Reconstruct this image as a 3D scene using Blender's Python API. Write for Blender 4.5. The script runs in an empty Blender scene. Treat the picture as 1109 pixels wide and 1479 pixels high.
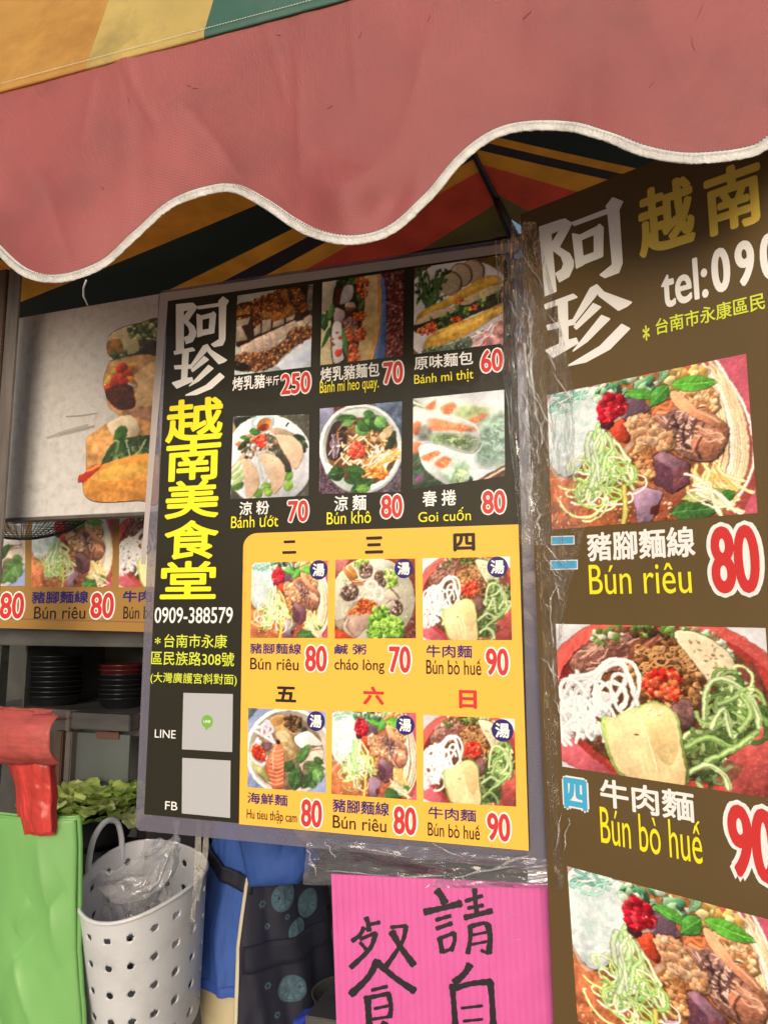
import bpy, bmesh, math, random
import numpy as np
from mathutils import Vector, Matrix
random.seed(4)
SC = bpy.context.scene; COL = SC.collection
R = math.radians
# ------------------------------------------------------------------ camera, sky, sun, exposure
W0, H0, FPX = 1109.0, 1479.0, 1080.0
PITCH = math.atan(150 / 1080.0)
EYE = Vector((0, 0, 1.6))
cd = bpy.data.cameras.new('camera'); cam = bpy.data.objects.new('camera', cd); COL.objects.link(cam)
cam.location = EYE; cam.rotation_euler = (R(90) + PITCH, 0, 0)
cd.sensor_fit = 'VERTICAL'; cd.sensor_height = 36; cd.lens = FPX / H0 * 36; cd.clip_start = 0.02; cd.clip_end = 500
SC.camera = cam
wd = bpy.data.worlds.new('World'); SC.world = wd; wd.use_nodes = True
wn = wd.node_tree.nodes; bgn = wn['Background']; sky = wn.new('ShaderNodeTexSky'); sky.sky_type = 'NISHITA'; sky.sun_disc = False
SUN_EL, SUN_AZ = R(17), R(186)          # azimuth clockwise from +Y: behind the camera, a little to the left
sky.sun_elevation = SUN_EL; sky.sun_rotation = SUN_AZ; sky.air_density = 1.0; sky.dust_density = 5.0; sky.ozone_density = 0.6
wd.node_tree.links.new(sky.outputs[0], bgn.inputs[0]); bgn.inputs[1].default_value = 0.10
sl = bpy.data.lights.new('sun', 'SUN'); so = bpy.data.objects.new('sun', sl); COL.objects.link(so)
sl.energy = 1.45; sl.angle = R(34); sl.color = (1, .98, .955)
sd = Vector((math.sin(SUN_AZ) * math.cos(SUN_EL), math.cos(SUN_AZ) * math.cos(SUN_EL), math.sin(SUN_EL)))
so.rotation_euler = sd.to_track_quat('Z', 'Y').to_euler(); so.location = (0, -3, 6)
SC.view_settings.view_transform = 'Standard'; SC.view_settings.look = 'None'; SC.view_settings.exposure = 0.30; SC.view_settings.gamma = 1
SC.cycles.max_bounces = 8; SC.cycles.transparent_max_bounces = 16

# ------------------------------------------------------------------ helpers
FWD = Vector((0, math.cos(PITCH), math.sin(PITCH))); UPV = Vector((0, -math.sin(PITCH), math.cos(PITCH)))
def ray(px, py):
    return FWD + Vector((1, 0, 0)) * ((px - W0 / 2) / FPX) - UPV * ((py - H0 / 2) / FPX)
class Plane:
    """A real plane in the place; hit() finds where a sight line meets it, uv() gives that point in the plane's own axes."""
    def __init__(s, o, u, n):
        s.o = Vector(o); s.n = Vector(n).normalized(); s.u = Vector(u); s.u = (s.u - s.n * s.u.dot(s.n)).normalized(); s.v = s.n.cross(s.u)
        s.M = Matrix((( s.u.x, s.v.x, s.n.x, s.o.x), (s.u.y, s.v.y, s.n.y, s.o.y), (s.u.z, s.v.z, s.n.z, s.o.z), (0, 0, 0, 1)))
    def hit(s, px, py):
        d = ray(px, py); return EYE + d * ((s.o - EYE).dot(s.n) / d.dot(s.n))
    def uv(s, px, py):
        p = s.hit(px, py) - s.o; return (p.dot(s.u), p.dot(s.v))
    def w(s, u, v, z=0):
        return s.o + s.u * u + s.v * v + s.n * z
FU = Vector((.953, -.302, 0)).normalized(); FN = Vector((-.302, -.953, 0)).normalized()
def front(d, px=400, py=800):
    pl = Plane(EYE - FN * d, FU, FN); pl = Plane(pl.hit(px, py), FU, FN); return pl

def mat(name, col, rough=.6, coat=0.0, spec=.5, metal=0.0, alpha=1.0, noise=0.0, nscale=20, nstretch=(1, 1, 1), bump=0.0, bscale=80, dirt=None, dscale=6, damt=.5, trans=0.0, weave=0.0, coatbump=0.0, cbscale=30, coatr=.06):
    m = bpy.data.materials.new(name); m.use_nodes = True; N = m.node_tree.nodes; L = m.node_tree.links
    b = N['Principled BSDF']
    b.inputs['Base Color'].default_value = (*col, 1); b.inputs['Roughness'].default_value = rough; b.inputs['Metallic'].default_value = metal
    b.inputs['Specular IOR Level'].default_value = spec; b.inputs['Coat Weight'].default_value = coat; b.inputs['Coat Roughness'].default_value = coatr; b.inputs['Alpha'].default_value = alpha
    tc = N.new('ShaderNodeTexCoord'); mp = N.new('ShaderNodeMapping'); mp.inputs['Scale'].default_value = nstretch; L.new(tc.outputs['Object'], mp.inputs[0])
    csock = None
    if noise:
        t = N.new('ShaderNodeTexNoise'); t.inputs['Scale'].default_value = nscale; t.inputs['Detail'].default_value = 6; L.new(mp.outputs[0], t.inputs[0])
        r = N.new('ShaderNodeMapRange'); r.inputs[1].default_value = .3; r.inputs[2].default_value = .7; r.inputs[3].default_value = 1 - noise; r.inputs[4].default_value = 1 + noise; L.new(t.outputs[0], r.inputs[0])
        v = N.new('ShaderNodeVectorMath'); v.operation = 'SCALE'; v.inputs[0].default_value = col; L.new(r.outputs[0], v.inputs['Scale']); csock = v.outputs[0]
    if dirt:
        t = N.new('ShaderNodeTexNoise'); t.inputs['Scale'].default_value = dscale; t.inputs['Detail'].default_value = 9; t.inputs['Roughness'].default_value = .65; L.new(mp.outputs[0], t.inputs[0])
        r = N.new('ShaderNodeMapRange'); r.inputs[1].default_value = .5; r.inputs[2].default_value = .72; r.inputs[3].default_value = 0; r.inputs[4].default_value = damt; L.new(t.outputs[0], r.inputs[0])
        x = N.new('ShaderNodeMix'); x.data_type = 'RGBA'; L.new(r.outputs[0], x.inputs[0]); x.inputs[6].default_value = (*col, 1); x.inputs[7].default_value = (*dirt, 1)
        if csock: L.new(csock, x.inputs[6])
        csock = x.outputs[2]
    if csock: L.new(csock, b.inputs['Base Color'])
    hs = None
    if bump:
        t = N.new('ShaderNodeTexNoise'); t.inputs['Scale'].default_value = bscale; t.inputs['Detail'].default_value = 5; L.new(mp.outputs[0], t.inputs[0])
        bp = N.new('ShaderNodeBump'); bp.inputs['Strength'].default_value = bump; bp.inputs['Distance'].default_value = .01; L.new(t.outputs[0], bp.inputs['Height']); L.new(bp.outputs[0], b.inputs['Normal']); hs = bp
    if weave:
        for ax in (0, 1):
            t = N.new('ShaderNodeTexWave'); t.bands_direction = 'XY'[ax]; t.inputs['Scale'].default_value = 130; t.inputs['Distortion'].default_value = .6; t.inputs['Detail'].default_value = 1; L.new(tc.outputs['Object'], t.inputs[0])
            bp = N.new('ShaderNodeBump'); bp.inputs['Strength'].default_value = weave; bp.inputs['Distance'].default_value = .002; L.new(t.outputs[0], bp.inputs['Height'])
            if hs: L.new(hs.outputs[0], bp.inputs['Normal'])
            L.new(bp.outputs[0], b.inputs['Normal']); hs = bp
    if coatbump:
        t = N.new('ShaderNodeTexNoise'); t.inputs['Scale'].default_value = cbscale; t.inputs['Detail'].default_value = 3; L.new(mp.outputs[0], t.inputs[0])
        bp = N.new('ShaderNodeBump'); bp.inputs['Strength'].default_value = coatbump; bp.inputs['Distance'].default_value = .01; L.new(t.outputs[0], bp.inputs['Height']); L.new(bp.outputs[0], b.inputs['Coat Normal'])
    if trans:
        o = N['Material Output']; tr = N.new('ShaderNodeBsdfTranslucent'); tr.inputs[0].default_value = (*col, 1)
        if csock: L.new(csock, tr.inputs[0])
        ms = N.new('ShaderNodeMixShader'); ms.inputs[0].default_value = trans; L.new(b.outputs[0], ms.inputs[1]); L.new(tr.outputs[0], ms.inputs[2]); L.new(ms.outputs[0], o.inputs[0])
    return m
def film(name, tint=(.9, .9, .92), haze=.06, gloss=.10, rough=.12, bump=.6, bscale=30, stretch=(1, 1, 1), hazecol=(.8, .8, .84), GK=.6):
    """thin clear plastic: mostly see-through, a little milky, glossy with crinkles"""
    m = bpy.data.materials.new(name); m.use_nodes = True; N = m.node_tree.nodes; L = m.node_tree.links; N.clear()
    o = N.new('ShaderNodeOutputMaterial'); t = N.new('ShaderNodeBsdfTransparent'); t.inputs[0].default_value = (*tint, 1)
    d = N.new('ShaderNodeBsdfDiffuse'); d.inputs[0].default_value = (*hazecol, 1); g = N.new('ShaderNodeBsdfGlossy'); g.inputs['Roughness'].default_value = rough
    lw = N.new('ShaderNodeFresnel'); lw.inputs[0].default_value = 1.5
    tc = N.new('ShaderNodeTexCoord'); mp = N.new('ShaderNodeMapping'); mp.inputs['Scale'].default_value = stretch; L.new(tc.outputs['Object'], mp.inputs[0])
    n = N.new('ShaderNodeTexNoise'); n.inputs['Scale'].default_value = bscale; n.inputs['Detail'].default_value = 5; n.inputs['Distortion'].default_value = .8; L.new(mp.outputs[0], n.inputs[0])
    bp = N.new('ShaderNodeBump'); bp.inputs['Strength'].default_value = bump; bp.inputs['Distance'].default_value = .02; L.new(n.outputs[0], bp.inputs['Height'])
    L.new(bp.outputs[0], g.inputs['Normal']); L.new(bp.outputs[0], lw.inputs['Normal']); L.new(bp.outputs[0], d.inputs['Normal'])
    a = N.new('ShaderNodeMixShader'); a.inputs[0].default_value = haze; L.new(t.outputs[0], a.inputs[1]); L.new(d.outputs[0], a.inputs[2])
    ad = N.new('ShaderNodeMath'); ad.operation = 'ADD'; ad.inputs[1].default_value = gloss; L.new(lw.outputs[0], ad.inputs[0]); sc_ = N.new('ShaderNodeMath'); sc_.operation = 'MULTIPLY'; sc_.inputs[1].default_value = GK; L.new(ad.outputs[0], sc_.inputs[0]); ad = sc_
    c = N.new('ShaderNodeMixShader'); L.new(ad.outputs[0], c.inputs[0]); L.new(a.outputs[0], c.inputs[1]); L.new(g.outputs[0], c.inputs[2]); L.new(c.outputs[0], o.inputs[0])
    return m
def tag(o, label=None, cat=None, group=None, kind=None):
    if label: o['label'] = label
    if cat: o['category'] = cat
    if group: o['group'] = group
    if kind: o['kind'] = kind
    return o
def empty(name, M, label=None, cat=None, group=None):
    o = bpy.data.objects.new(name, None); o.empty_display_size = .05; COL.objects.link(o)
    o.matrix_world = M if isinstance(M, Matrix) else Matrix.Translation(Vector(M))
    return tag(o, label, cat, group)
def link(name, me, m, parent=None, smooth=False):
    o = bpy.data.objects.new(name, me); COL.objects.link(o)
    for x in (m if isinstance(m, (list, tuple)) else [m]): me.materials.append(x)
    if smooth: me.polygons.foreach_set('use_smooth', [True] * len(me.polygons))
    if parent: o.parent = parent
    return o
def mesh(name, V, F, m, parent=None, smooth=False, mi=None):
    me = bpy.data.meshes.new(name); me.from_pydata([tuple(v) for v in V], [], F)
    if mi: me.polygons.foreach_set('material_index', mi)
    me.update(); return link(name, me, m, parent, smooth)
def frombm(name, bm, m, parent=None, smooth=False):
    me = bpy.data.meshes.new(name); bmesh.ops.recalc_face_normals(bm, faces=bm.faces); bm.to_mesh(me); bm.free(); return link(name, me, m, parent, smooth)
def slab(name, outline, z0, z1, m, parent=None, bevel=0):
    """prism over a 2-D outline (counter-clockwise) in the parent's axes"""
    bm = bmesh.new(); a = [bm.verts.new((x, y, z1)) for x, y in outline]; b = [bm.verts.new((x, y, z0)) for x, y in outline]
    bm.faces.new(a); bm.faces.new(b[::-1]); n = len(a)
    for i in range(n): bm.faces.new((a[i], b[i], b[(i + 1) % n], a[(i + 1) % n]))
    if bevel: bmesh.ops.bevel(bm, geom=[e for e in bm.edges], offset=bevel, segments=2, affect='EDGES', profile=.5)
    return frombm(name, bm, m, parent)
def box(bm, c, s, M=None):
    r = bmesh.ops.create_cube(bm, size=1)['verts']
    for v in r:
        v.co = Vector((v.co.x * s[0] + c[0], v.co.y * s[1] + c[1], v.co.z * s[2] + c[2]))
        if M: v.co = M @ v.co
    return r
def rounded(x0, y0, x1, y1, r, n=6):
    o = []
    for cx, cy, a in ((x1 - r, y0 + r, -90), (x1 - r, y1 - r, 0), (x0 + r, y1 - r, 90), (x0 + r, y0 + r, 180)):
        for k in range(n + 1):
            t = R(a + 90 * k / n); o.append((cx + r * math.cos(t), cy + r * math.sin(t)))
    return o
def tube(name, pts, rad, m, parent=None, seg=8, flat=1.0, closed=False):
    pts = [Vector(p) for p in pts]; V = []; F = []; n = len(pts); up = None
    for i, p in enumerate(pts):
        a = pts[(i - 1) % n] if closed else pts[max(i - 1, 0)]; b = pts[(i + 1) % n] if closed else pts[min(i + 1, n - 1)]
        t = (b - a).normalized()
        if up is None: up = Vector((0, 0, 1)) if abs(t.z) < .9 else Vector((1, 0, 0))
        s = t.cross(up).normalized(); q = s.cross(t).normalized(); up = q
        r = rad[i] if isinstance(rad, (list, tuple)) else rad
        for k in range(seg):
            w = 2 * math.pi * k / seg; V.append(p + s * (r * math.cos(w)) + q * (r * flat * math.sin(w)))
    for i in range(n if closed else n - 1):
        for k in range(seg):
            j = (i + 1) % n; F.append((i * seg + k, i * seg + (k + 1) % seg, j * seg + (k + 1) % seg, j * seg + k))
    if not closed: F += [tuple(range(seg))[::-1], tuple((n - 1) * seg + k for k in range(seg))]
    return mesh(name, V, F, m, parent, True)
def lathe(prof, n=32, sx=1, sy=1):
    V = []; F = []
    for (r, z) in prof:
        for k in range(n):
            t = 2 * math.pi * k / n; V.append((r * sx * math.cos(t), r * sy * math.sin(t), z))
    for i in range(len(prof) - 1):
        for k in range(n): F.append((i * n + k, i * n + (k + 1) % n, (i + 1) * n + (k + 1) % n, (i + 1) * n + k))
    return V, F
def loft(name, rings, m, parent=None, cap=True, closed=True):
    n = len(rings[0]); V = [p for r in rings for p in r]; F = []
    for i in range(len(rings) - 1):
        for k in range(n if closed else n - 1): F.append((i * n + k, i * n + (k + 1) % n, (i + 1) * n + (k + 1) % n, (i + 1) * n + k))
    if cap: F += [tuple(range(n))[::-1], tuple((len(rings) - 1) * n + k for k in range(n))]
    return mesh(name, V, F, m, parent, True)
def sheet(name, fn, nu, nv, m, parent=None, mi=None, thick=0):
    """grid surface fn(s,t)->point, s,t in 0..1"""
    V = [fn(i / nu, j / nv) for j in range(nv + 1) for i in range(nu + 1)]
    F = [(j * (nu + 1) + i, j * (nu + 1) + i + 1, (j + 1) * (nu + 1) + i + 1, (j + 1) * (nu + 1) + i) for j in range(nv) for i in range(nu)]
    idx = [mi(i / nu, j / nv) for j in range(nv) for i in range(nu)] if mi else None
    o = mesh(name, V, F, m, parent, True, idx)
    if thick:
        s = o.modifiers.new('thickness', 'SOLIDIFY'); s.thickness = thick; s.offset = 0
    return o
def nz(x, y=0, z=0):
    from mathutils import noise as _n
    return _n.noise(Vector((x, y, z)))
# --- printing on a sign: everything lies flat on the sign's own plane, in its own axes
TXT = {}
def glyphs(s):
    if s not in TXT:
        cu = bpy.data.curves.new('lettering', 'FONT'); cu.body = s; cu.dimensions = '2D'; cu.fill_mode = 'FRONT'; cu.resolution_u = 5
        o = bpy.data.objects.new('lettering', cu); COL.objects.link(o)
        me = bpy.data.meshes.new_from_object(o.evaluated_get(bpy.context.evaluated_depsgraph_get()))
        V = np.array([v.co[:2] for v in me.vertices], float); F = [tuple(p.vertices) for p in me.polygons]
        bpy.data.objects.remove(o); bpy.data.curves.remove(cu); bpy.data.meshes.remove(me); TXT[s] = (V, F)
    return TXT[s]
def shift_ring(b):
    if b <= 0: return [(0, 0)]
    n = 22 if b > .05 else 8
    q = [(0, 0)] + [(b * math.cos(2 * math.pi * k / n), b * math.sin(2 * math.pi * k / n)) for k in range(n)]
    if b > .07: q += [(x * .55, y * .55) for x, y in q[1:]]
    return q
class Sign:
    def __init__(s, pl, root):
        s.pl, s.root = pl, root
    def box(s, tl, br, Z=None):
        if Z:
            tl = (Z[0] + tl[0] / Z[2], Z[1] + tl[1] / Z[2]); br = (Z[0] + br[0] / Z[2], Z[1] + br[1] / Z[2])
        a = s.pl.uv(*tl); b = s.pl.uv(*br); return a[0], b[1], b[0], a[1]
    def text(s, name, body, bx, m, z, bold=0.0, parent=None, accents=()):
        if name == 'dish_name':
            e_ = (bx[3] - bx[1]) * .065; bx = (bx[0], bx[1] - e_, bx[2], bx[3] + e_)
        V, F = glyphs(body); lo, hi = V.min(0), V.max(0); x0, y0, x1, y1 = bx
        h = y1 - y0; r = bold * h
        P = (V - lo) / (hi - lo) * np.array([x1 - x0 - 2 * r, y1 - y0 - 2 * r]) + np.array([x0 + r, y0 + r])
        AV = []; AF = []
        for k, (dx, dy) in enumerate(shift_ring(r)):
            o = len(AV); AV += [(x + dx, y + dy, z + k * 1.2e-5) for x, y in P]; AF += [tuple(i + o for i in f) for f in F]
        for (ax, ay, bx_, by_, w) in accents:               # extra diacritics as short strokes, in box fractions
            a = Vector((x0 + (x1 - x0) * ax, y0 + h * ay)); b = Vector((x0 + (x1 - x0) * bx_, y0 + h * by_)); d = (b - a).normalized(); n = Vector((-d.y, d.x)) * (w * h / 2)
            o = len(AV); AV += [(p.x, p.y, z + 2e-4) for p in (a - n * .7, b - n, b + n, a + n * .7)]; AF.append((o, o + 1, o + 2, o + 3))
        return mesh(name, AV, AF, m, parent or s.root)
    def price(s, body, bx, red, white, z):
        x0, y0, x1, y1 = bx; h = y1 - y0; e = .035 * h
        o = s.text('price', body, (x0 + e * 1.6, y0 + e * 1.6, x1 - e * 1.6, y1 - e * 1.6), red, z + 6e-4, .030)
        s.text('outline', body, bx, white, z, .078, o); return o
    def quad(s, pts, Z=None):
        if Z: pts = [(Z[0] + x / Z[2], Z[1] + y / Z[2]) for x, y in pts]
        return [s.pl.uv(*p) for p in pts]
    def picture(s, img, q, m, z, name='picture'):
        """printed picture: a flat fine grid whose corner points carry the printed colours"""
        h, w = img.shape[:2]; TL, TR, BR, BL = [np.array(p) for p in q]
        a = np.linspace(0, 1, w)[None, :, None]; b = np.linspace(0, 1, h)[:, None, None]
        P = TL * (1 - a) * (1 - b) + TR * a * (1 - b) + BR * a * b + BL * (1 - a) * b
        co = np.concatenate([P, np.full((h, w, 1), z)], 2).reshape(-1, 3)
        i = np.arange(h * w).reshape(h, w); f = np.stack([i[1:, :-1], i[1:, 1:], i[:-1, 1:], i[:-1, :-1]], -1).reshape(-1)
        me = bpy.data.meshes.new(name); n = len(f) // 4
        me.vertices.add(h * w); me.vertices.foreach_set('co', co.ravel()); me.loops.add(n * 4); me.loops.foreach_set('vertex_index', f)
        me.polygons.add(n); me.polygons.foreach_set('loop_start', np.arange(n) * 4); me.update(calc_edges=True)
        at = me.color_attributes.new('print', 'FLOAT_COLOR', 'POINT'); c = np.ones((h * w, 4)); c[:, :3] = s2l(img.reshape(-1, 3)) * .92; at.data.foreach_set('color', c.ravel())
        return link(name, me, m, s.root)
    def rect(s, q, z):
        return [(x, y, z) for x, y in q]
def printmat(name, **kw):
    m = mat(name, (.5, .5, .5), **kw); N = m.node_tree.nodes; a = N.new('ShaderNodeVertexColor'); a.layer_name = 'print'
    m.node_tree.links.new(a.outputs[0], N['Principled BSDF'].inputs['Base Color']); return m
def flat(name, q, z, m, parent):
    return mesh(name, [(x, y, z) for x, y in q], [tuple(range(len(q)))], m, parent)
def strokes(name, S, conv, z, m, parent, k=1.0):
    """brush writing: each stroke (points, width) becomes a tapered ribbon on the sign"""
    V = []; F = []; zi = z
    for pts, w in S:
        P = spline(pts, 8, False) if len(pts) > 2 else np.array([np.array(pts[0]) + (np.array(pts[1]) - np.array(pts[0])) * t for t in np.linspace(0, 1, 8)], float)
        n = len(P); o = len(V); zi += 1.5e-5
        for i in range(n):
            d = P[min(i + 1, n - 1)] - P[max(i - 1, 0)]; d = d / (np.linalg.norm(d) + 1e-9); q = np.array([-d[1], d[0]]); t = i / (n - 1)
            ww = w * k * (.64 + .06 * math.sin(i * 2.1 + len(V))) * (1 - .30 * math.sin(math.pi * t)) * (1 if 0 < i < n - 1 else .66)
            e = d * (-w * .12 if i == 0 else w * .12 if i == n - 1 else 0)
            for sg in (1, -1):
                V.append((*conv(*(P[i] + e + q * ww * sg)), zi))
        F += [(o + 2 * i, o + 2 * i + 1, o + 2 * i + 3, o + 2 * i + 2) for i in range(n - 1)]
    return mesh(name, V, F, m, parent)

# ------------------------------------------------------------------ printed dish pictures (drawn by code, then kept as vertex colours)
def s2l(c):
    c = np.clip(np.asarray(c, float) / 255.0, 0, 1)
    return np.where(c <= 0.04045, c / 12.92, ((c + 0.055) / 1.055) ** 2.4)
def homog(src, dst):
    A = []
    for (x, y), (u, v) in zip(src, dst):
        A.append([x, y, 1, 0, 0, 0, -u * x, -u * y, -u]); A.append([0, 0, 0, x, y, 1, -v * x, -v * y, -v])
    return np.linalg.svd(np.array(A, float))[2][-1].reshape(3, 3)
def noise2(w, h, cell, rng, octs=3):
    out = np.zeros((h, w)); amp = 1.0; tot = 0
    for _ in range(octs):
        gw, gh = int(w / cell) + 3, int(h / cell) + 3
        g = rng.random((gh, gw)) * 2 - 1
        x = np.arange(w) / cell; y = np.arange(h) / cell
        xi = x.astype(int); yi = y.astype(int)
        fx = x - xi; fy = (y - yi)[:, None]
        fx = fx * fx * (3 - 2 * fx); fy = fy * fy * (3 - 2 * fy)
        a = g[yi][:, xi]; b = g[yi][:, xi + 1]; c = g[yi + 1][:, xi]; d = g[yi + 1][:, xi + 1]
        out += amp * ((a * (1 - fx) + b * fx) * (1 - fy) + (c * (1 - fx) + d * fx) * fy)
        tot += amp; amp *= 0.55; cell = max(cell / 2, 1.0)
    return out / tot
def spline(pts, n=10, closed=True):
    p = np.array(pts, float); N = len(p)
    if N < 3:
        return p
    out = []
    t = np.linspace(0, 1, n, endpoint=False)[:, None]
    rngi = range(N) if closed else range(N - 1)
    for i in rngi:
        if closed:
            a, b, c, d = p[i - 1], p[i], p[(i + 1) % N], p[(i + 2) % N]
        else:
            a, b, c, d = p[max(i - 1, 0)], p[i], p[i + 1], p[min(i + 2, N - 1)]
        out.append(0.5 * (2 * b + (c - a) * t + (2 * a - 5 * b + 4 * c - d) * t ** 2 + (3 * b - a - 3 * c + d) * t ** 3))
    out = np.concatenate(out)
    return out if closed else np.vstack([out, p[-1]])
class Pic:
    def __init__(s, quad, w, h, bg, seed=1, ss=2):
        s.W, s.H, s.ss = w * ss, h * ss, ss
        s.rng = np.random.default_rng(seed)
        s.img = np.ones((s.H, s.W, 3)) * np.array(bg, float)
        s.Hm = homog(quad, [(0, 0), (s.W, 0), (s.W, s.H), (0, s.H)])
        q = np.array(quad, float)
        s.k = 0.5 * (s.W / np.linalg.norm(q[1] - q[0]) + s.H / np.linalg.norm(q[3] - q[0]))
        s.N1 = noise2(s.W, s.H, 9 * ss, s.rng); s.N2 = noise2(s.W, s.H, 3 * ss, s.rng, 2)
    def m(s, pts):
        p = np.atleast_2d(np.array(pts, float))
        q = np.c_[p, np.ones(len(p))] @ s.Hm.T
        return q[:, :2] / q[:, 2:]
    def _mask(s, P):
        x0, y0 = np.floor(P.min(0)).astype(int) - 1; x1, y1 = np.ceil(P.max(0)).astype(int) + 2
        x0, y0, x1, y1 = max(x0, 0), max(y0, 0), min(x1, s.W), min(y1, s.H)
        if x1 <= x0 or y1 <= y0:
            return None
        X = np.arange(x0, x1) + 0.5
        M = np.zeros((y1 - y0, x1 - x0), bool)
        xa, ya = P[:, 0], P[:, 1]; xb, yb = np.roll(xa, -1), np.roll(ya, -1)
        for r in range(y1 - y0):
            y = y0 + r + 0.5
            c = (ya > y) != (yb > y)
            if c.any():
                xs = np.sort(xa[c] + (y - ya[c]) * (xb[c] - xa[c]) / (yb[c] - ya[c]))
                M[r] = (np.searchsorted(xs, X) % 2) == 1
        return x0, y0, x1, y1, M
    def _fill(s, P, col, tex=0.0, fine=0.0, lit=0.0, alpha=1.0, ang=-2.2, edge=None):
        r = s._mask(P)
        if r is None:
            return
        x0, y0, x1, y1, M = r
        c = P.mean(0); rad = max(np.abs(P - c).max(), 1)
        g = np.ones(M.shape)
        if lit:
            X, Y = np.meshgrid(np.arange(x0, x1) - c[0], np.arange(y0, y1) - c[1])
            g += lit * (X * math.cos(ang) + Y * math.sin(ang)) / rad
        g += tex * s.N1[y0:y1, x0:x1] + fine * s.N2[y0:y1, x0:x1]
        v = np.clip(np.array(col, float) * g[..., None], 0, 255)
        sub = s.img[y0:y1, x0:x1]
        sub[M] = sub[M] * (1 - alpha) + v[M] * alpha
    def poly(s, pts, col, sm=True, tex=0.08, fine=0.03, lit=0.2, sh=0.0, rough=0.0, alpha=1.0, ang=-2.2):
        P = s.m(pts)
        if sm:
            P = spline(P, 8)
        if rough:
            P = P + s.rng.normal(0, rough * s.k, P.shape)
        if sh:
            s._fill(P + np.array([0.35, 0.5]) * sh * s.k, (30, 18, 12), alpha=0.55)
            c = P.mean(0); s._fill(c + (P - c) * (1 + sh * s.k * 0.5 / max(np.abs(P - c).max(), 1)), np.array(col) * 0.45, alpha=0.6)
        s._fill(P, col, tex, fine, lit, alpha, ang)
    def soft(s, pts, col, a=.34, n=6, **kw):
        P = np.array(pts, float); c = P.mean(0)
        for k in np.linspace(1.18, .62, n):
            s.poly(c + (P - c) * k, col, alpha=a, **kw)
    def ell(s, c, rx, ry, ang, col, **kw):
        t = np.linspace(0, 2 * np.pi, 28, endpoint=False); a = math.radians(ang)
        x, y = rx * np.cos(t), ry * np.sin(t)
        s.poly(np.c_[c[0] + x * math.cos(a) - y * math.sin(a), c[1] + x * math.sin(a) + y * math.cos(a)], col, sm=False, **kw)
    def strand(s, pts, w, col, hi=0.25, sm=True, alpha=1.0, edge=0.55):
        P = s.m(pts)
        if sm and len(P) > 2:
            P = spline(P, 6, False)
        hw = max(w * s.k / 2, 0.7)
        col = np.array(col, float)
        x0, y0 = np.floor(P.min(0) - hw - 1).astype(int); x1, y1 = np.ceil(P.max(0) + hw + 2).astype(int)
        x0, y0, x1, y1 = max(x0, 0), max(y0, 0), min(x1, s.W), min(y1, s.H)
        if x1 <= x0 or y1 <= y0:
            return
        D = np.full((y1 - y0, x1 - x0), 1e9)
        for a, b in zip(P[:-1], P[1:]):
            bx0, by0 = np.floor(np.minimum(a, b) - hw - 1).astype(int); bx1, by1 = np.ceil(np.maximum(a, b) + hw + 2).astype(int)
            bx0, by0, bx1, by1 = max(bx0, x0), max(by0, y0), min(bx1, x1), min(by1, y1)
            if bx1 <= bx0 or by1 <= by0:
                continue
            X, Y = np.meshgrid(np.arange(bx0, bx1) + .5, np.arange(by0, by1) + .5)
            d = b - a; L = max(d @ d, 1e-6)
            t = np.clip(((X - a[0]) * d[0] + (Y - a[1]) * d[1]) / L, 0, 1)
            dd = np.hypot(X - a[0] - t * d[0], Y - a[1] - t * d[1])
            v = D[by0 - y0:by1 - y0, bx0 - x0:bx1 - x0]; np.minimum(v, dd, out=v)
        q = D / hw
        M = q < 1
        g = edge + (1 + hi - edge) * np.sqrt(np.clip(1 - q * q, 0, 1))
        sub = s.img[y0:y1, x0:x1]
        v = np.clip(col * g[..., None], 0, 255)
        sub[M] = sub[M] * (1 - alpha) + v[M] * alpha
    def blobs(s, pts, n, size, cols, lit=0.35, sm=True, asp=0.6, hl=0.0):
        P = s.m(pts)
        if sm:
            P = spline(P, 8)
        r = s._mask(P)
        if r is None:
            return
        x0, y0, x1, y1, M = r
        ys, xs = np.nonzero(M)
        if not len(ys):
            return
        idx = s.rng.integers(0, len(ys), n)
        t = np.linspace(0, 2 * np.pi, 9, endpoint=False)
        for i in idx:
            c = np.array([x0 + xs[i], y0 + ys[i]], float)
            z = s.rng.uniform(*size) * s.k; a = s.rng.uniform(0, 3.14); k = s.rng.uniform(asp, 1)
            rr = z * (1 + s.rng.normal(0, .18, 9))
            x, y = rr * np.cos(t), rr * k * np.sin(t)
            Q = np.c_[c[0] + x * math.cos(a) - y * math.sin(a), c[1] + x * math.sin(a) + y * math.cos(a)]
            col = np.array(cols[s.rng.integers(len(cols))], float) * s.rng.uniform(.9, 1.1)
            s._fill(Q + z * .3, col * .5, alpha=.4)
            s._fill(Q, col, lit=lit)
            if hl and s.rng.random() < hl:
                s._fill(c - z * .3 + (Q - c) * .28, (250, 240, 225), alpha=.8)
    def leaf(s, a, b, w, col, veins=True, sh=6, bend=0.0):
        a, b = np.array(a, float), np.array(b, float); d = b - a; n = np.array([-d[1], d[0]]); n /= np.linalg.norm(n) + 1e-6
        t = np.linspace(0, 1, 9); prof = np.sin(np.pi * t ** .85) ** .8 * w / 2
        mid = a + d * t[:, None] + n * (bend * np.sin(np.pi * t))[:, None]
        L = mid + n * prof[:, None]; R = mid - n * prof[:, None]
        s.poly(np.vstack([L, R[::-1]]), col, sm=False, sh=sh, tex=.2, fine=.1, lit=.25)
        s.poly(np.vstack([mid, R[::-1]]), np.array(col) * .82, sm=False, alpha=.5, tex=.1)
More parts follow.
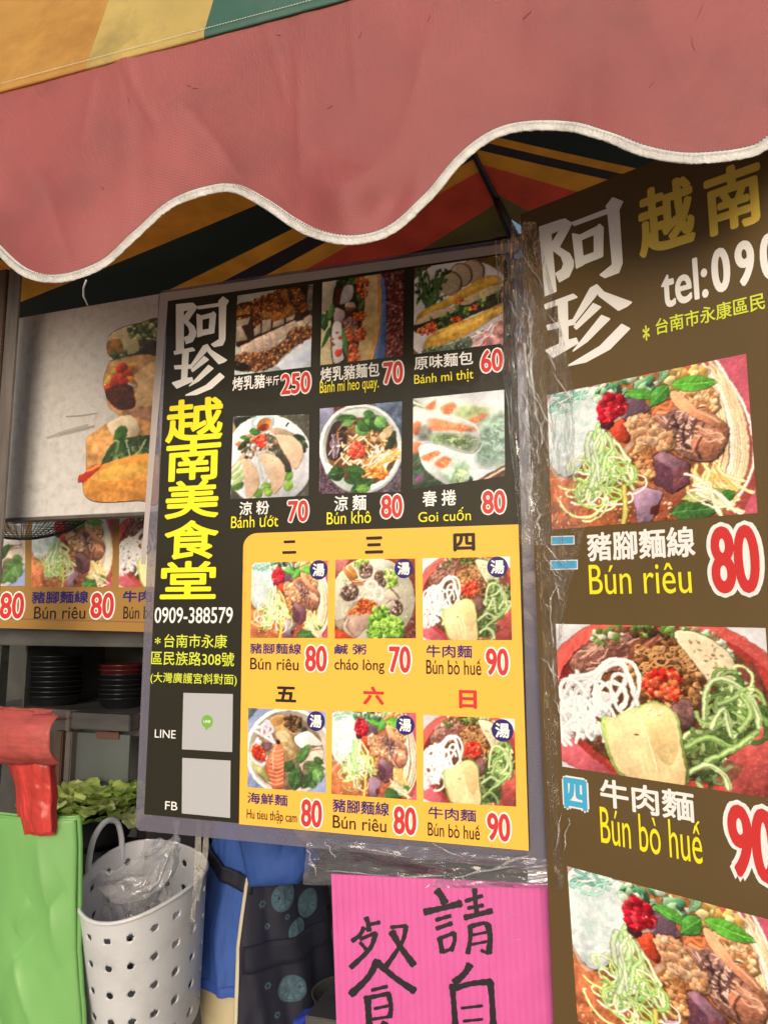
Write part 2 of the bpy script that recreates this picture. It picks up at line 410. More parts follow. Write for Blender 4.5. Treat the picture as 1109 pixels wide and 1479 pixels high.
        if veins:
            lc = np.clip(np.array(col) * 1.3 + 15, 0, 255)
            s.strand(mid, w * .045, lc, hi=.1)
            for k in range(2, 7):
                for S in (L, R):
                    s.strand([mid[k], mid[k] + (S[min(k + 1, 8)] - mid[k]) * .8], w * .025, lc, hi=0, alpha=.6)
    def curls(s, c, rx, ry, n, w, cols, turn=(2, 6), size=(.25, .7)):
        for i in range(n):
            a0 = s.rng.uniform(0, 6.28); R = s.rng.uniform(0, 1) ** .5
            p = np.array([c[0] + rx * R * math.cos(a0), c[1] + ry * R * math.sin(a0)])
            r = s.rng.uniform(*size) * min(rx, ry); th = s.rng.uniform(0, 6.28); tt = s.rng.uniform(*turn); k = s.rng.uniform(.5, 1.0)
            t = np.linspace(0, tt, 14); sp = 1 + t * s.rng.uniform(0, .35)
            pts = np.c_[p[0] + r * sp * np.cos(th + t), p[1] + r * k * sp * np.sin(th + t)]
            s.strand(pts, w * s.rng.uniform(.7, 1.2), np.array(cols[s.rng.integers(len(cols))]) * s.rng.uniform(.85, 1.1))
    def strands(s, a, b, n, w, cols, spread=10, wob=10):
        a, b = np.array(a, float), np.array(b, float)
        for i in range(n):
            o = s.rng.normal(0, spread, 2); q = [a + o]
            for t in (.3, .6):
                q.append(a + (b - a) * t + o + s.rng.normal(0, wob, 2))
            q.append(b + s.rng.normal(0, spread, 2))
            s.strand(q, w * s.rng.uniform(.7, 1.2), np.array(cols[s.rng.integers(len(cols))]) * s.rng.uniform(.85, 1.1))
    def bowl(s, c, rx, ry, ang, rim, inner, wall=.1):
        s.ell(c, rx, ry, ang, rim, lit=.1, tex=.03, sh=8)
        s.ell(c, rx * (1 - wall * .35), ry * (1 - wall * .35), ang, np.array(rim) * .8, lit=-.25, tex=.04)
        s.ell(c, rx * (1 - wall), ry * (1 - wall), ang, inner, lit=.05, tex=.15)
    def fleck(s, n, size, cols, pts=None):
        W, H = s.W, s.H
        inv = np.linalg.inv(s.Hm)
        if pts is None:
            q = np.array([(0, 0, 1), (W, 0, 1), (W, H, 1), (0, H, 1)], float) @ inv.T; pts = q[:, :2] / q[:, 2:]
        s.blobs(pts, n, size, cols, lit=.2, sm=False)
    def done(s, warp=5.0, sat=0.9, spec=0.3):
        a = s.img
        # break the drawn outlines with a small organic warp, then print-like softening
        wx = noise2(s.W, s.H, 7 * s.ss, s.rng, 3) * warp * s.k; wy = noise2(s.W, s.H, 7 * s.ss, s.rng, 3) * warp * s.k
        Y, X = np.mgrid[0:s.H, 0:s.W]
        a = a[np.clip(Y + wy, 0, s.H - 1).astype(int), np.clip(X + wx, 0, s.W - 1).astype(int)]
        lum = a.mean(2, keepdims=True)
        n = noise2(s.W, s.H, 4 * s.ss, s.rng, 2)[..., None]; big = noise2(s.W, s.H, 30 * s.ss, s.rng, 2)[..., None]
        a = lum + (a - lum) * sat
        a = a * (1 + .05 * n + .12 * big)
        a = a + spec * np.clip(n - .42, 0, 1) * 330 * np.clip(1 - lum / 230, 0, 1)
        h5 = noise2(s.W, s.H, 9 * s.ss, s.rng, 5); g = h5 - np.roll(np.roll(h5, 2, 0), 2, 1)
        a = a * (1 + .42 * np.clip(g, -.22, .3)[..., None] * np.clip(1.5 - lum / 150, .12, 1)) + (np.clip(g - .15, 0, 1) * 420)[..., None] * np.clip(1.0 - lum / 170, 0, 1)
        a = np.clip(a, 0, 255)
        a = a.reshape(s.H // s.ss, s.ss, s.W // s.ss, s.ss, 3).mean((1, 3))
        for _ in range(1):
            b = np.pad(a, ((1, 1), (1, 1), (0, 0)), 'edge')
            a = .5 * a + .125 * (b[:-2, 1:-1] + b[2:, 1:-1] + b[1:-1, :-2] + b[1:-1, 2:])
        a = a + .25 * (a - np.mean(a, (0, 1))) * 0
        return np.clip((a - 120) * 1.13 + 114, 0, 255)

WHT, CRM = (238, 234, 228), (228, 214, 190)
def pic_noodle_soup(w, h):                      # pork knuckle vermicelli soup
    p = Pic([(175, 215), (1015, 30), (1068, 705), (190, 770)], w, h, (206, 98, 118), 3)
    p.fleck(40, (4, 9), [(218, 120, 138), (190, 80, 100)])
    p.ell((560, 470), 520, 420, 0, (205, 95, 90), lit=.2)
    p.ell((560, 470), 475, 390, 0, (172, 106, 66), tex=.25, lit=.1)
    p.poly([(185, 560), (420, 620), (560, 790), (190, 800)], (190, 112, 74), tex=.35)
    p.poly([(560, 640), (800, 620), (900, 800), (540, 790)], (150, 84, 62), tex=.35)
    p.blobs([(185, 640), (700, 660), (700, 790), (185, 790)], 60, (3, 8), [(225, 150, 95), (170, 80, 45), (240, 190, 150)], hl=.3)
    # white noodles round the right side
    for i in range(24):
        r = p.rng.uniform(0, 150); e = p.rng.normal(0, 26)
        p.strand([(868 - r * .2 + e, 55 + r * .5), (985 - r * .8 + e, 210 + e), (1045 - r + e, 400), (1020 - r + e, 560), (930 - r + e, 690 - r * .3)], p.rng.uniform(8, 13), p.rng.choice([(232, 222, 208), (228, 206, 178), (216, 186, 150), (236, 230, 222)]))
    for i in range(26):
        a = p.rng.uniform(760, 900); b = p.rng.uniform(480, 560)
        p.strand([(a, b), (a + p.rng.normal(20, 20), b + 50), (a + p.rng.normal(60, 40), b + p.rng.uniform(70, 120))], 13, p.rng.choice([(232, 190, 130), (238, 206, 150), (222, 168, 96)]))
    # glassy white mung noodle heap top-left
    p.poly([(180, 235), (300, 190), (420, 185), (440, 300), (390, 400), (300, 520), (240, 545), (182, 470)], (214, 226, 230), tex=.12, sh=10)
    for i in range(70):
        a = p.rng.uniform([180, 225], [400, 470]); q = a + p.rng.normal(0, 60, 2); e = q + p.rng.normal(0, 60, 2)
        p.strand([a, q, e], 20, p.rng.choice([(226, 238, 240), (206, 222, 228), (236, 244, 246), (196, 218, 216)]), alpha=.4, edge=.9, hi=.05)
    p.strands((200, 250), (330, 200), 14, 12, [(120, 180, 170), (160, 205, 190), (205, 225, 220)], 18, 14)
    p.blobs([(370, 180), (500, 140), (640, 140), (620, 200), (400, 230)], 50, (10, 22), [(90, 150, 110), (200, 220, 200), (150, 190, 150), (60, 100, 80)])
    p.blobs([(640, 120), (800, 80), (830, 130), (690, 190)], 34, (12, 24), [(214, 190, 110), (226, 206, 150), (190, 150, 80)])
    # tofu and ham slices upper right
    p.poly([(730, 190), (830, 165), (890, 200), (895, 270), (830, 290), (750, 240)], (216, 160, 112), tex=.25, sh=8)
    p.blobs([(740, 200), (880, 195), (885, 270), (780, 250)], 70, (6, 13), [(226, 178, 130), (196, 130, 82), (236, 200, 160)])
    p.poly([(690, 205), (720, 195), (800, 265), (900, 310), (932, 345), (920, 380), (880, 330), (780, 290), (700, 240)], (226, 160, 122), sh=8, tex=.1, lit=.3)
    # knuckle
    p.poly([(610, 265), (690, 228), (760, 265), (830, 300), (915, 350), (930, 395), (880, 470), (790, 480), (700, 430), (640, 360)], (166, 118, 102), sh=14, tex=.3, fine=.2)
    p.poly([(650, 270), (700, 262), (770, 300), (820, 370), (790, 430), (740, 410), (690, 370), (650, 320)], (140, 104, 98), tex=.4, fine=.3)
    for i in range(40):
        a = p.rng.uniform([660, 280], [810, 420]); p.strand([a, a + p.rng.normal(0, 18, 2), a + p.rng.normal(0, 30, 2)], 8, p.rng.choice([(188, 146, 132), (118, 82, 76), (206, 170, 156), (100, 70, 66)]))
    p.poly([(780, 400), (830, 345), (915, 355), (925, 395), (870, 465), (800, 460)], (188, 122, 94), tex=.25, fine=.2, lit=.3)
    p.strands((800, 350), (905, 385), 8, 12, [(226, 176, 150), (206, 146, 118)], 10, 10)
    p.strands((620, 275), (700, 240), 6, 16, [(210, 140, 95), (190, 110, 70)], 6, 8)
    p.poly([(690, 200), (722, 192), (800, 258), (900, 302), (936, 342), (924, 384), (884, 338), (784, 296), (704, 244)], (222, 150, 112), sh=8, tex=.1, lit=.35); p.strand([(712, 206), (800, 270), (900, 316)], 9, (244, 196, 166), hi=0, alpha=.7)
    for q in [[(700, 290), (720, 340), (700, 400)], [(760, 310), (740, 370), (760, 430)], [(690, 330), (740, 350), (800, 350)], [(820, 380), (800, 430), (820, 470)]]: p.strand(q, 9, (70, 46, 44), hi=0, alpha=.7)
    # blood cubes
    p.poly([(500, 225), (570, 212), (598, 268), (560, 305), (490, 312)], (112, 88, 104), sm=False, sh=8)
    p.poly([(610, 470), (655, 435), (772, 495), (770, 575), (695, 618), (622, 575)], (104, 66, 82), sm=False, sh=12, tex=.2)
    p.poly([(614, 468), (655, 437), (770, 492), (700, 520)], (150, 110, 128), sm=False, tex=.15)
    p.poly([(700, 520), (770, 494), (768, 574), (697, 616)], (122, 72, 84), sm=False)
    p.poly([(528, 606), (575, 588), (660, 612), (640, 660), (605, 690), (628, 700), (600, 742), (548, 745)], (152, 122, 146), sm=False, sh=10, lit=.4, tex=.2)
    p.poly([(605, 680), (640, 665), (636, 705), (608, 708)], (96, 40, 40))
    # tomato, minced balls
    p.poly([(440, 345), (490, 310), (515, 350), (510, 405), (460, 392)], (202, 74, 46), sh=8, lit=.4, tex=.2)
    p.poly([(400, 300), (450, 320), (430, 350), (398, 345)], (90, 40, 44), sh=4)
    p.poly([(505, 500), (560, 420), (610, 450), (610, 560), (560, 575), (520, 540)], (172, 116, 72), sh=8, tex=.3)
    p.blobs([(505, 500), (560, 420), (610, 450), (610, 560), (560, 575)], 90, (7, 15), [(196, 136, 88), (150, 96, 58), (220, 168, 118)])
    p.poly([(500, 335), (545, 290), (610, 305), (675, 360), (708, 412), (680, 438), (610, 425), (540, 395)], (206, 152, 112), sh=14, tex=.2)
    p.blobs([(505, 335), (545, 295), (610, 308), (675, 362), (703, 410), (680, 432), (610, 420), (540, 390)], 150, (8, 17), [(222, 174, 134), (206, 154, 112), (232, 192, 158), (186, 130, 92)], lit=.3)
    # chili
    p.blobs([(395, 235), (440, 205), (490, 230), (490, 290), (440, 320), (390, 300)], 120, (9, 17), [(214, 36, 62), (196, 24, 50), (232, 70, 84), (170, 20, 40)], hl=.25)
    # basil leaves
    p.leaf((500, 205), (648, 205), 44, (96, 172, 70)); p.leaf((680, 168), (600, 255), 62, (92, 166, 72)); p.leaf((640, 160), (690, 60), 34, (150, 200, 150)); p.leaf((695, 165), (893, 150), 66, (110, 192, 70))
    # scallion curls
    p.strands((450, 500), (330, 630), 12, 11, [(170, 206, 136), (206, 224, 176), (130, 180, 100)], 26, 26)
    p.strands((430, 420), (550, 560), 7, 13, [(186, 214, 130), (206, 226, 170)], 22, 22)
    p.curls((400, 570), 140, 105, 34, 10, [(190, 216, 136), (214, 228, 172), (150, 192, 100), (226, 234, 200)], size=(.18, .5))
    p.strands((395, 380), (370, 560), 9, 22, [(170, 206, 140), (206, 224, 186)], 22, 14)
    p.strand([(490, 590), (498, 680), (488, 750)], 20, (196, 186, 96))
    # lower right greens
    p.leaf((690, 700), (905, 680), 90, (74, 122, 62)); p.leaf((740, 640), (960, 610), 56, (176, 186, 110)); p.leaf((900, 640), (970, 615), 44, (70, 130, 56))
    p.strands((780, 600), (960, 690), 8, 12, [(226, 200, 160), (236, 220, 190)], 22, 14)
    return p.done()

def pic_beef_soup(w, h):                        # spicy beef noodle in a red bowl
    p = Pic([(210, 122), (1105, 137), (1147, 862), (240, 722)], w, h, (226, 226, 232), 5)
    p.ell((700, 480), 560, 400, 12, (206, 92, 84), lit=.25, sh=6); p.ell((705, 480), 500, 350, 12, (176, 66, 58), lit=-.3)
    p.poly([(232, 560), (330, 650), (440, 740), (470, 770), (400, 760), (235, 690)], (206, 100, 112))
    p.ell((690, 460), 440, 320, 12, (108, 70, 46), tex=.3)
    p.poly([(900, 740), (1000, 640), (1120, 560), (1160, 880), (950, 850)], (184, 84, 80), tex=.2, lit=.3)
    p.poly([(960, 330), (1060, 300), (1090, 520), (1000, 560)], (128, 70, 60), tex=.3)
    # beef
    p.poly([(270, 290), (330, 220), (480, 150), (540, 190), (520, 290), (420, 330), (320, 345)], (150, 104, 92), sh=10, tex=.35, fine=.25)
    for i in range(50):
        a = p.rng.uniform([290, 200], [500, 320]); p.strand([a, a + p.rng.normal([30, -14], 12), a + p.rng.normal([60, -28], 16)], 9, p.rng.choice([(172, 124, 110), (126, 82, 72), (190, 148, 132), (104, 66, 58)]))
    p.poly([(540, 205), (620, 190), (650, 135), (692, 130), (690, 180), (630, 225), (550, 260), (520, 280)], (142, 84, 66), sh=10, tex=.3, lit=.3)
    p.strands((560, 240), (670, 150), 8, 10, [(176, 118, 96), (120, 66, 52)], 8, 6)
    p.blobs([(380, 150), (500, 135), (480, 190), (370, 210)], 40, (8, 18), [(110, 140, 70), (140, 90, 70), (210, 200, 180)])
    p.blobs([(545, 130), (720, 130), (740, 200), (700, 190), (570, 180)], 34, (8, 18), [(100, 140, 60), (130, 160, 80), (80, 60, 40)])
    # fried mince
    p.poly([(530, 280), (620, 215), (720, 205), (800, 280), (830, 390), (800, 480), (740, 560), (640, 480), (540, 400)], (124, 82, 48), tex=.35)
    p.blobs([(530, 280), (620, 215), (720, 205), (800, 280), (830, 390), (800, 480), (760, 560), (640, 480), (540, 400)], 330, (7, 17), [(150, 104, 62), (118, 74, 42), (176, 128, 80), (92, 56, 34), (196, 150, 104)], hl=.06)
    for i in range(26):
        a = p.rng.uniform([540, 220], [790, 330]); r = p.rng.uniform(10, 26); t = np.linspace(0, 5, 10); p.strand(np.c_[a[0] + r * np.cos(t), a[1] + r * .6 * np.sin(t)], 7, (190, 142, 92))
    p.poly([(700, 480), (760, 440), (800, 500), (790, 550), (740, 560)], (128, 92, 90), tex=.4, sh=6)
    # herbs and pale sausage slice
    p.blobs([(740, 140), (880, 160), (960, 250), (980, 290), (900, 230)], 60, (7, 16), [(110, 160, 80), (200, 210, 190), (150, 180, 120), (160, 130, 100)])
    p.poly([(715, 165), (800, 158), (900, 205), (965, 280), (980, 370), (930, 400), (870, 372), (830, 330)], (226, 210, 178), sh=12, tex=.07, lit=.1)
    p.fleck(26, (3, 7), [(180, 150, 110), (150, 120, 84)], [(740, 170), (900, 220), (965, 350), (850, 340)])
    # chili
    p.blobs([(580, 365), (640, 325), (720, 335), (750, 385), (720, 440), (640, 430), (590, 410)], 130, (10, 20), [(214, 52, 36), (196, 36, 26), (230, 90, 62), (240, 130, 80)], hl=.2)
    # onion rings
    p.blobs([(235, 420), (330, 330), (420, 420), (440, 520), (330, 620), (240, 540)], 120, (14, 26), [(236, 234, 236), (214, 212, 218), (246, 246, 248)], lit=.15)
    for (cx, cy, rx, ry, a) in [(470, 400, 90, 130, 20), (420, 390, 60, 120, 40), (450, 430, 60, 60, 0), (380, 470, 90, 110, -10), (320, 450, 80, 100, 20), (300, 520, 70, 90, 0), (330, 590, 90, 60, 20), (500, 420, 50, 90, -20), (400, 540, 60, 80, 10), (290, 430, 50, 80, -30), (270, 560, 40, 80, 0)]:
        t = np.linspace(-.4, 5.2 * p.rng.uniform(.7, 1), 22); A = math.radians(a); x, y = rx * np.cos(t + 2.4), ry * np.sin(t + 2.4)
        p.strand(np.c_[cx + x * math.cos(A) - y * math.sin(A), cy + x * math.sin(A) + y * math.cos(A)], p.rng.uniform(15, 22), p.rng.choice([(244, 244, 246), (232, 230, 234), (250, 250, 250)]), hi=.05, edge=.75)
    p.strand([(275, 345), (370, 330), (440, 275), (500, 300), (560, 470)], 22, (248, 248, 248), hi=.03, edge=.75)
    # greens on the right
    for (c, rx, ry, n) in [((960, 430), 90, 90, 30), ((1000, 520), 90, 100, 30), ((870, 640), 120, 60, 22), ((850, 740), 90, 60, 18), ((930, 560), 110, 80, 22)]:
        p.curls(c, rx, ry, n, 17, [(136, 164, 96), (100, 130, 68), (176, 196, 138), (70, 98, 50)], size=(.25, .6), turn=(1.5, 4))
    p.poly([(760, 600), (840, 560), (960, 590), (900, 680), (1000, 720), (930, 800), (790, 780), (760, 690)], (70, 84, 50), tex=.4, alpha=.45)
    for q in [[(840, 520), (850, 400), (900, 355), (990, 390), (1060, 480), (1070, 560)], [(760, 640), (860, 600), (960, 640), (1060, 580)], [(770, 750), (850, 715), (920, 760), (940, 810)], [(870, 560), (920, 480), (950, 590)], [(850, 700), (960, 650), (1040, 600)], [(900, 460), (960, 440), (1010, 400)], [(1000, 420), (1040, 500), (990, 570)]]:
        p.strand(q, 22, p.rng.choice([(168, 196, 124), (150, 182, 108), (196, 214, 160)]), hi=.15); p.strand(np.array(q) + 6, 5, (104, 138, 76), hi=0, alpha=.6)
    # lime wedge
    p.poly([(406, 522), (470, 512), (580, 462), (650, 455), (722, 508), (752, 640), (766, 800), (620, 792), (488, 762), (426, 650)], (158, 182, 104), sh=3, lit=.3)
    p.poly([(424, 525), (480, 518), (580, 470), (650, 463), (712, 512), (740, 640), (752, 800), (620, 790), (496, 752), (440, 650)], (252, 214, 158), tex=.03, fine=.04, lit=.06)
    p.poly([(440, 530), (570, 480), (590, 640), (560, 770), (500, 752), (450, 650)], (252, 222, 172), tex=.03, alpha=.6)
    for k in range(16):
        a = p.rng.uniform([470, 520], [720, 700]); p.strand([a, a + (14, 40), a + (22, 76)], 16, (252, 234, 184), hi=.02, edge=.92, alpha=.35)
    p.poly([(570, 480), (648, 470), (700, 520), (728, 640), (690, 720), (620, 640)], (240, 210, 146), tex=.03, alpha=.7)
    p.strand([(560, 485), (600, 600), (640, 740)], 7, (250, 226, 176)); p.fleck(7, (5, 9), [(250, 240, 210)], [(570, 470), (680, 500), (600, 520)]); p.ell((550, 588), 10, 5, 10, (140, 110, 60))
    return p.done()

def pic_roast_pork(w, h):
    p = Pic([(75, 235), (1003, 95), (975, 1110), (38, 1215)], w, h, (188, 190, 178), 7)
    p.poly([(560, 1130), (640, 1000), (980, 760), (990, 1120)], (214, 222, 240), tex=.05)
    p.poly([(760, 1000), (980, 880), (980, 960), (800, 1060)], (190, 204, 236), alpha=.6)
    p.poly([(40, 1150), (560, 1100), (520, 1230), (30, 1230)], (190, 204, 206))
    p.poly([(60, 380), (250, 300), (560, 190), (690, 140), (1000, 130), (1000, 460), (640, 600), (300, 760), (60, 850)], (60, 38, 26), tex=.4)
    p.poly([(940, 150), (1000, 130), (1000, 380), (930, 400)], (120, 110, 100), tex=.3)
    # crackling slices, back row
    for k, (a, b, c, d) in enumerate([((60, 390), (240, 350), (235, 500), (65, 540)), ((245, 320), (370, 300), (375, 560), (270, 600)), ((360, 250), (560, 235), (520, 500), (355, 480)), ((490, 230), (600, 200), (680, 480), (510, 540)), ((560, 180), (690, 150), (790, 450), (680, 490)), ((700, 170), (840, 160), (930, 380), (860, 440))]):
        p.poly([a, b, c, d], (126, 68, 26), sh=10, tex=.4, rough=3)
        p.blobs([a, b, c, d], 90, (9, 20), [(168, 98, 36), (126, 66, 22), (92, 46, 18), (206, 146, 70), (70, 36, 18)], hl=.12)
    for q in [[(65, 540), (235, 500), (200, 590), (66, 620)], [(62, 620), (120, 600), (200, 780), (60, 800)], [(275, 640), (365, 580), (360, 690), (270, 740)], [(375, 540), (490, 520), (480, 660), (370, 690)], [(505, 560), (640, 520), (650, 580), (500, 640)], [(670, 510), (785, 470), (760, 530), (665, 560)]]:
        p.poly(q, (176, 158, 138), sm=False, tex=.25, sh=6)
    for q in [[(240, 330), (250, 480), (270, 740)], [(368, 280), (372, 480), (365, 700)], [(495, 420), (500, 560), (488, 660)], [(590, 200), (660, 420), (650, 580)], [(690, 150), (740, 320), (800, 460)], [(60, 500), (230, 480), (360, 560)]]:
        p.strand(q, 20, (44, 26, 18), hi=.0, alpha=.75)
    for q in [[(370, 440), (490, 440), (490, 510), (375, 520)], [(505, 470), (640, 450), (645, 520), (510, 545)], [(640, 390), (740, 360), (780, 440), (680, 480)], [(600, 200), (680, 160), (690, 260), (620, 280)], [(70, 420), (230, 380), (225, 440), (70, 480)]]:
        p.soft(q, (196, 130, 56), a=.16, tex=.4)
    # front row, pale meat
    for q in [[(110, 850), (265, 790), (310, 920), (130, 960)], [(275, 770), (365, 730), (390, 890), (310, 915)], [(375, 720), (450, 700), (520, 870), (400, 890)], [(455, 690), (515, 670), (580, 830), (515, 860)], [(525, 660), (640, 600), (690, 700), (560, 780)], [(655, 590), (780, 540), (810, 620), (690, 680)], [(800, 570), (870, 530), (920, 600), (870, 640)], [(880, 510), (965, 470), (980, 550), (920, 590)]]:
        p.poly(q, (206, 180, 164), sm=False, sh=8, tex=.15, fine=.1)
        c = np.mean(q, 0); p.fleck(3, (4, 9), [(120, 80, 66), (226, 208, 196)], q)
    q = [(50, 960), (320, 930), (560, 850), (760, 640), (970, 610), (970, 740), (800, 840), (650, 960), (540, 1080), (380, 1150), (60, 1150)]
    p.poly(q, (100, 60, 38), tex=.4, rough=4)
    p.blobs(q, 420, (10, 24), [(130, 78, 42), (96, 56, 40), (172, 110, 56), (74, 50, 44), (196, 146, 92), (120, 90, 84)], hl=.12)
    p.poly([(40, 1050), (180, 1070), (210, 1140), (50, 1150)], (36, 32, 34))
    return p.done()
def pic_pork_baguette(w, h):
    p = Pic([(90, 225), (1020, 88), (1005, 1065), (65, 1172)], w, h, (110, 50, 46), 9)
    p.blobs([(820, 90), (1040, 70), (1030, 1090), (820, 1090)], 700, (8, 20), [(120, 52, 44), (92, 40, 42), (150, 84, 76), (70, 30, 34), (176, 120, 110)], sm=False)
    p.poly([(735, 110), (790, 180), (810, 400), (812, 800), (790, 1090), (640, 1120)], (84, 120, 190), sm=False, sh=12, tex=.08); p.poly([(740, 120), (760, 300), (770, 700), (700, 1110), (640, 1110)], (120, 152, 208), alpha=.7)
    p.poly([(90, 215), (280, 190), (240, 470), (80, 600)], (214, 202, 178), sm=False, tex=.08)
    p.poly([(70, 600), (240, 700), (240, 1180), (60, 1190)], (212, 196, 150), tex=.15)
    p.poly([(270, 190), (500, 150), (480, 1160), (220, 1170), (190, 600)], (56, 44, 34), tex=.3)
    p.poly([(560, 150), (735, 120), (745, 480), (720, 800), (640, 1110), (470, 1140), (520, 800), (570, 500)], (214, 182, 134), sm=False, tex=.12, lit=.15)
    p.strand([(735, 120), (742, 480), (716, 800), (640, 1110)], 34, (200, 138, 58)); p.poly([(560, 640), (720, 600), (660, 1000), (500, 1080)], (226, 190, 124), alpha=.6, tex=.2)
    p.blobs([(280, 200), (470, 160), (460, 260), (290, 290)], 40, (14, 30), [(58, 86, 44), (84, 116, 58), (40, 60, 34)])
    p.poly([(340, 280), (435, 265), (420, 420), (290, 470)], (206, 196, 200), sh=10, tex=.15); p.poly([(250, 310), (310, 300), (280, 470), (240, 460)], (110, 50, 30), sh=8, tex=.3)
    p.poly([(350, 470), (440, 455), (465, 520), (380, 555)], (206, 180, 150), sh=8); p.poly([(360, 510), (465, 520), (400, 560)], (140, 80, 50))
    p.poly([(235, 520), (330, 550), (340, 630), (230, 690)], (196, 170, 172), sh=8, tex=.15)
    p.poly([(300, 680), (450, 620), (500, 760), (440, 900), (360, 800)], (130, 86, 78), sh=8, tex=.4); p.blobs([(300, 680), (450, 620), (500, 760), (440, 900)], 60, (8, 18), [(160, 110, 100), (100, 60, 54), (190, 140, 126)])
    p.poly([(205, 720), (300, 700), (320, 1000), (330, 1100), (215, 1120)], (216, 208, 212), sh=10, tex=.06)
    p.blobs([(215, 740), (300, 740), (300, 1060), (220, 1060)], 5, (14, 26), [(190, 60, 50)]); p.ell((268, 1030), 40, 44, 0, (206, 66, 50))
    for q in [[(480, 170), (600, 170), (620, 270), (560, 420), (520, 480), (490, 300)], [(450, 590), (560, 570), (560, 640), (480, 660)], [(490, 760), (570, 750), (560, 860), (470, 880)], [(400, 960), (480, 930), (510, 1090), (390, 1150)], [(360, 780), (420, 770), (430, 900), (370, 860)]]:
        p.blobs(q, 70, (10, 22), [(226, 96, 36), (206, 74, 30), (240, 140, 80), (190, 54, 30)], hl=.15)
    for a, b, w_ in [((200, 600), (100, 640), 90), ((210, 470), (170, 660), 70), ((90, 580), (120, 780), 110), ((190, 720), (80, 980), 50), ((320, 740), (370, 1080), 60), ((480, 360), (540, 500), 50), ((500, 560), (560, 420), 40)]:
        p.leaf(a, b, w_, p.rng.choice([(74, 122, 62), (96, 146, 74), (60, 104, 56)]), veins=False)
    return p.done()
def pic_ham_baguette(w, h):
    p = Pic([(65, 208), (1015, 65), (1010, 1010), (55, 1125)], w, h, (120, 92, 40), 11)
    p.ell((560, 700), 640, 590, 0, (214, 208, 212), sh=8, tex=.03); p.ell((560, 720), 560, 520, 0, (200, 194, 200), tex=.04)
    for c, a in [((690, 240), -20), ((560, 280), -10), ((450, 370), 20)]:
        p.ell(c, 120, 125, a, (120, 88, 66), sh=10); p.ell((c[0] - 8, c[1] + 4), 112, 118, a, (184, 166, 138), tex=.06); p.fleck(14, (3, 7), [(120, 110, 80), (206, 190, 160)], [(c[0] - 80, c[1] - 80), (c[0] + 80, c[1] - 80), (c[0] + 80, c[1] + 60), (c[0] - 80, c[1] + 60)])
    for i in range(60):
        a = np.array([240, 600]) + p.rng.normal(0, 30, 2); b = p.rng.uniform([80, 220], [420, 560]); p.strand([a, (a + b) / 2 + p.rng.normal(0, 16, 2), b], 13, p.rng.choice([(84, 110, 58), (60, 86, 44)]))
        p.leaf(b, b + p.rng.normal(0, 40, 2), 34, p.rng.choice([(52, 84, 40), (76, 112, 54), (96, 132, 70), (40, 66, 34)]), veins=False, sh=3)
    p.poly([(80, 800), (120, 690), (300, 590), (500, 500), (700, 350), (850, 290), (960, 310), (1010, 380), (960, 380), (700, 500), (400, 620), (110, 800)], (190, 146, 52), sh=14, tex=.25, fine=.15)
    p.poly([(170, 650), (420, 520), (660, 380), (850, 310), (930, 330), (700, 440), (420, 570), (200, 690)], (216, 172, 74), alpha=.7, tex=.25)
    p.poly([(85, 790), (500, 610), (1010, 400), (1020, 560), (700, 700), (350, 850), (100, 900)], (50, 44, 26), tex=.4)
    p.poly([(80, 780), (260, 670), (500, 620), (505, 670), (330, 730), (100, 810)], (196, 172, 140), sh=8, tex=.1); p.poly([(540, 580), (700, 480), (930, 390), (980, 440), (800, 520), (620, 600)], (184, 164, 128), sh=8, tex=.1)
    p.fleck(40, (3, 7), [(110, 80, 50), (90, 100, 60)], [(540, 580), (930, 400), (980, 440), (620, 600)])
    for i in range(46):
        a = p.rng.uniform([180, 0], [960, 1]); t = (a[0] - 180) / 780; y = 800 - 300 * t + p.rng.normal(10, 26); p.leaf((a[0], y), (a[0] + p.rng.normal(30, 30), y + p.rng.normal(-10, 24)), 36, p.rng.choice([(60, 96, 44), (96, 136, 60), (44, 70, 40), (150, 176, 96)]), veins=False, sh=3)
    for q, n in [([(110, 850), (290, 780), (300, 870), (150, 920)], 90), ([(470, 740), (570, 720), (560, 770), (480, 770)], 30), ([(640, 630), (720, 600), (720, 640), (660, 660)], 24), ([(490, 560), (570, 540), (550, 590)], 14), ([(960, 490), (1010, 480), (1000, 520)], 10)]:
        p.blobs(q, n, (8, 18), [(226, 92, 30), (206, 60, 30), (240, 140, 70), (180, 40, 30)], hl=.2)
    p.poly([(160, 1060), (210, 940), (350, 860), (500, 790), (700, 720), (1010, 570), (1015, 660), (860, 760), (640, 900), (420, 1000), (240, 1070)], (200, 152, 60), sh=10, tex=.25, fine=.15)
    p.poly([(230, 960), (500, 820), (760, 720), (1000, 610), (860, 720), (600, 850), (300, 980)], (226, 182, 88), alpha=.7, tex=.3)
    p.poly([(660, 950), (800, 860), (1000, 760), (1000, 1000), (680, 1040)], (184, 130, 130), tex=.5); p.strands((700, 1000), (900, 850), 16, 16, [(190, 90, 90), (220, 190, 186), (150, 160, 180)], 40, 20)
    p.poly([(180, 1060), (420, 1020), (640, 930), (640, 1050), (190, 1120)], (84, 100, 84), tex=.6, alpha=.9); p.fleck(60, (5, 11), [(120, 150, 90), (70, 90, 100), (160, 180, 150)], [(180, 1060), (640, 930), (640, 1050), (190, 1110)])
    return p.done()
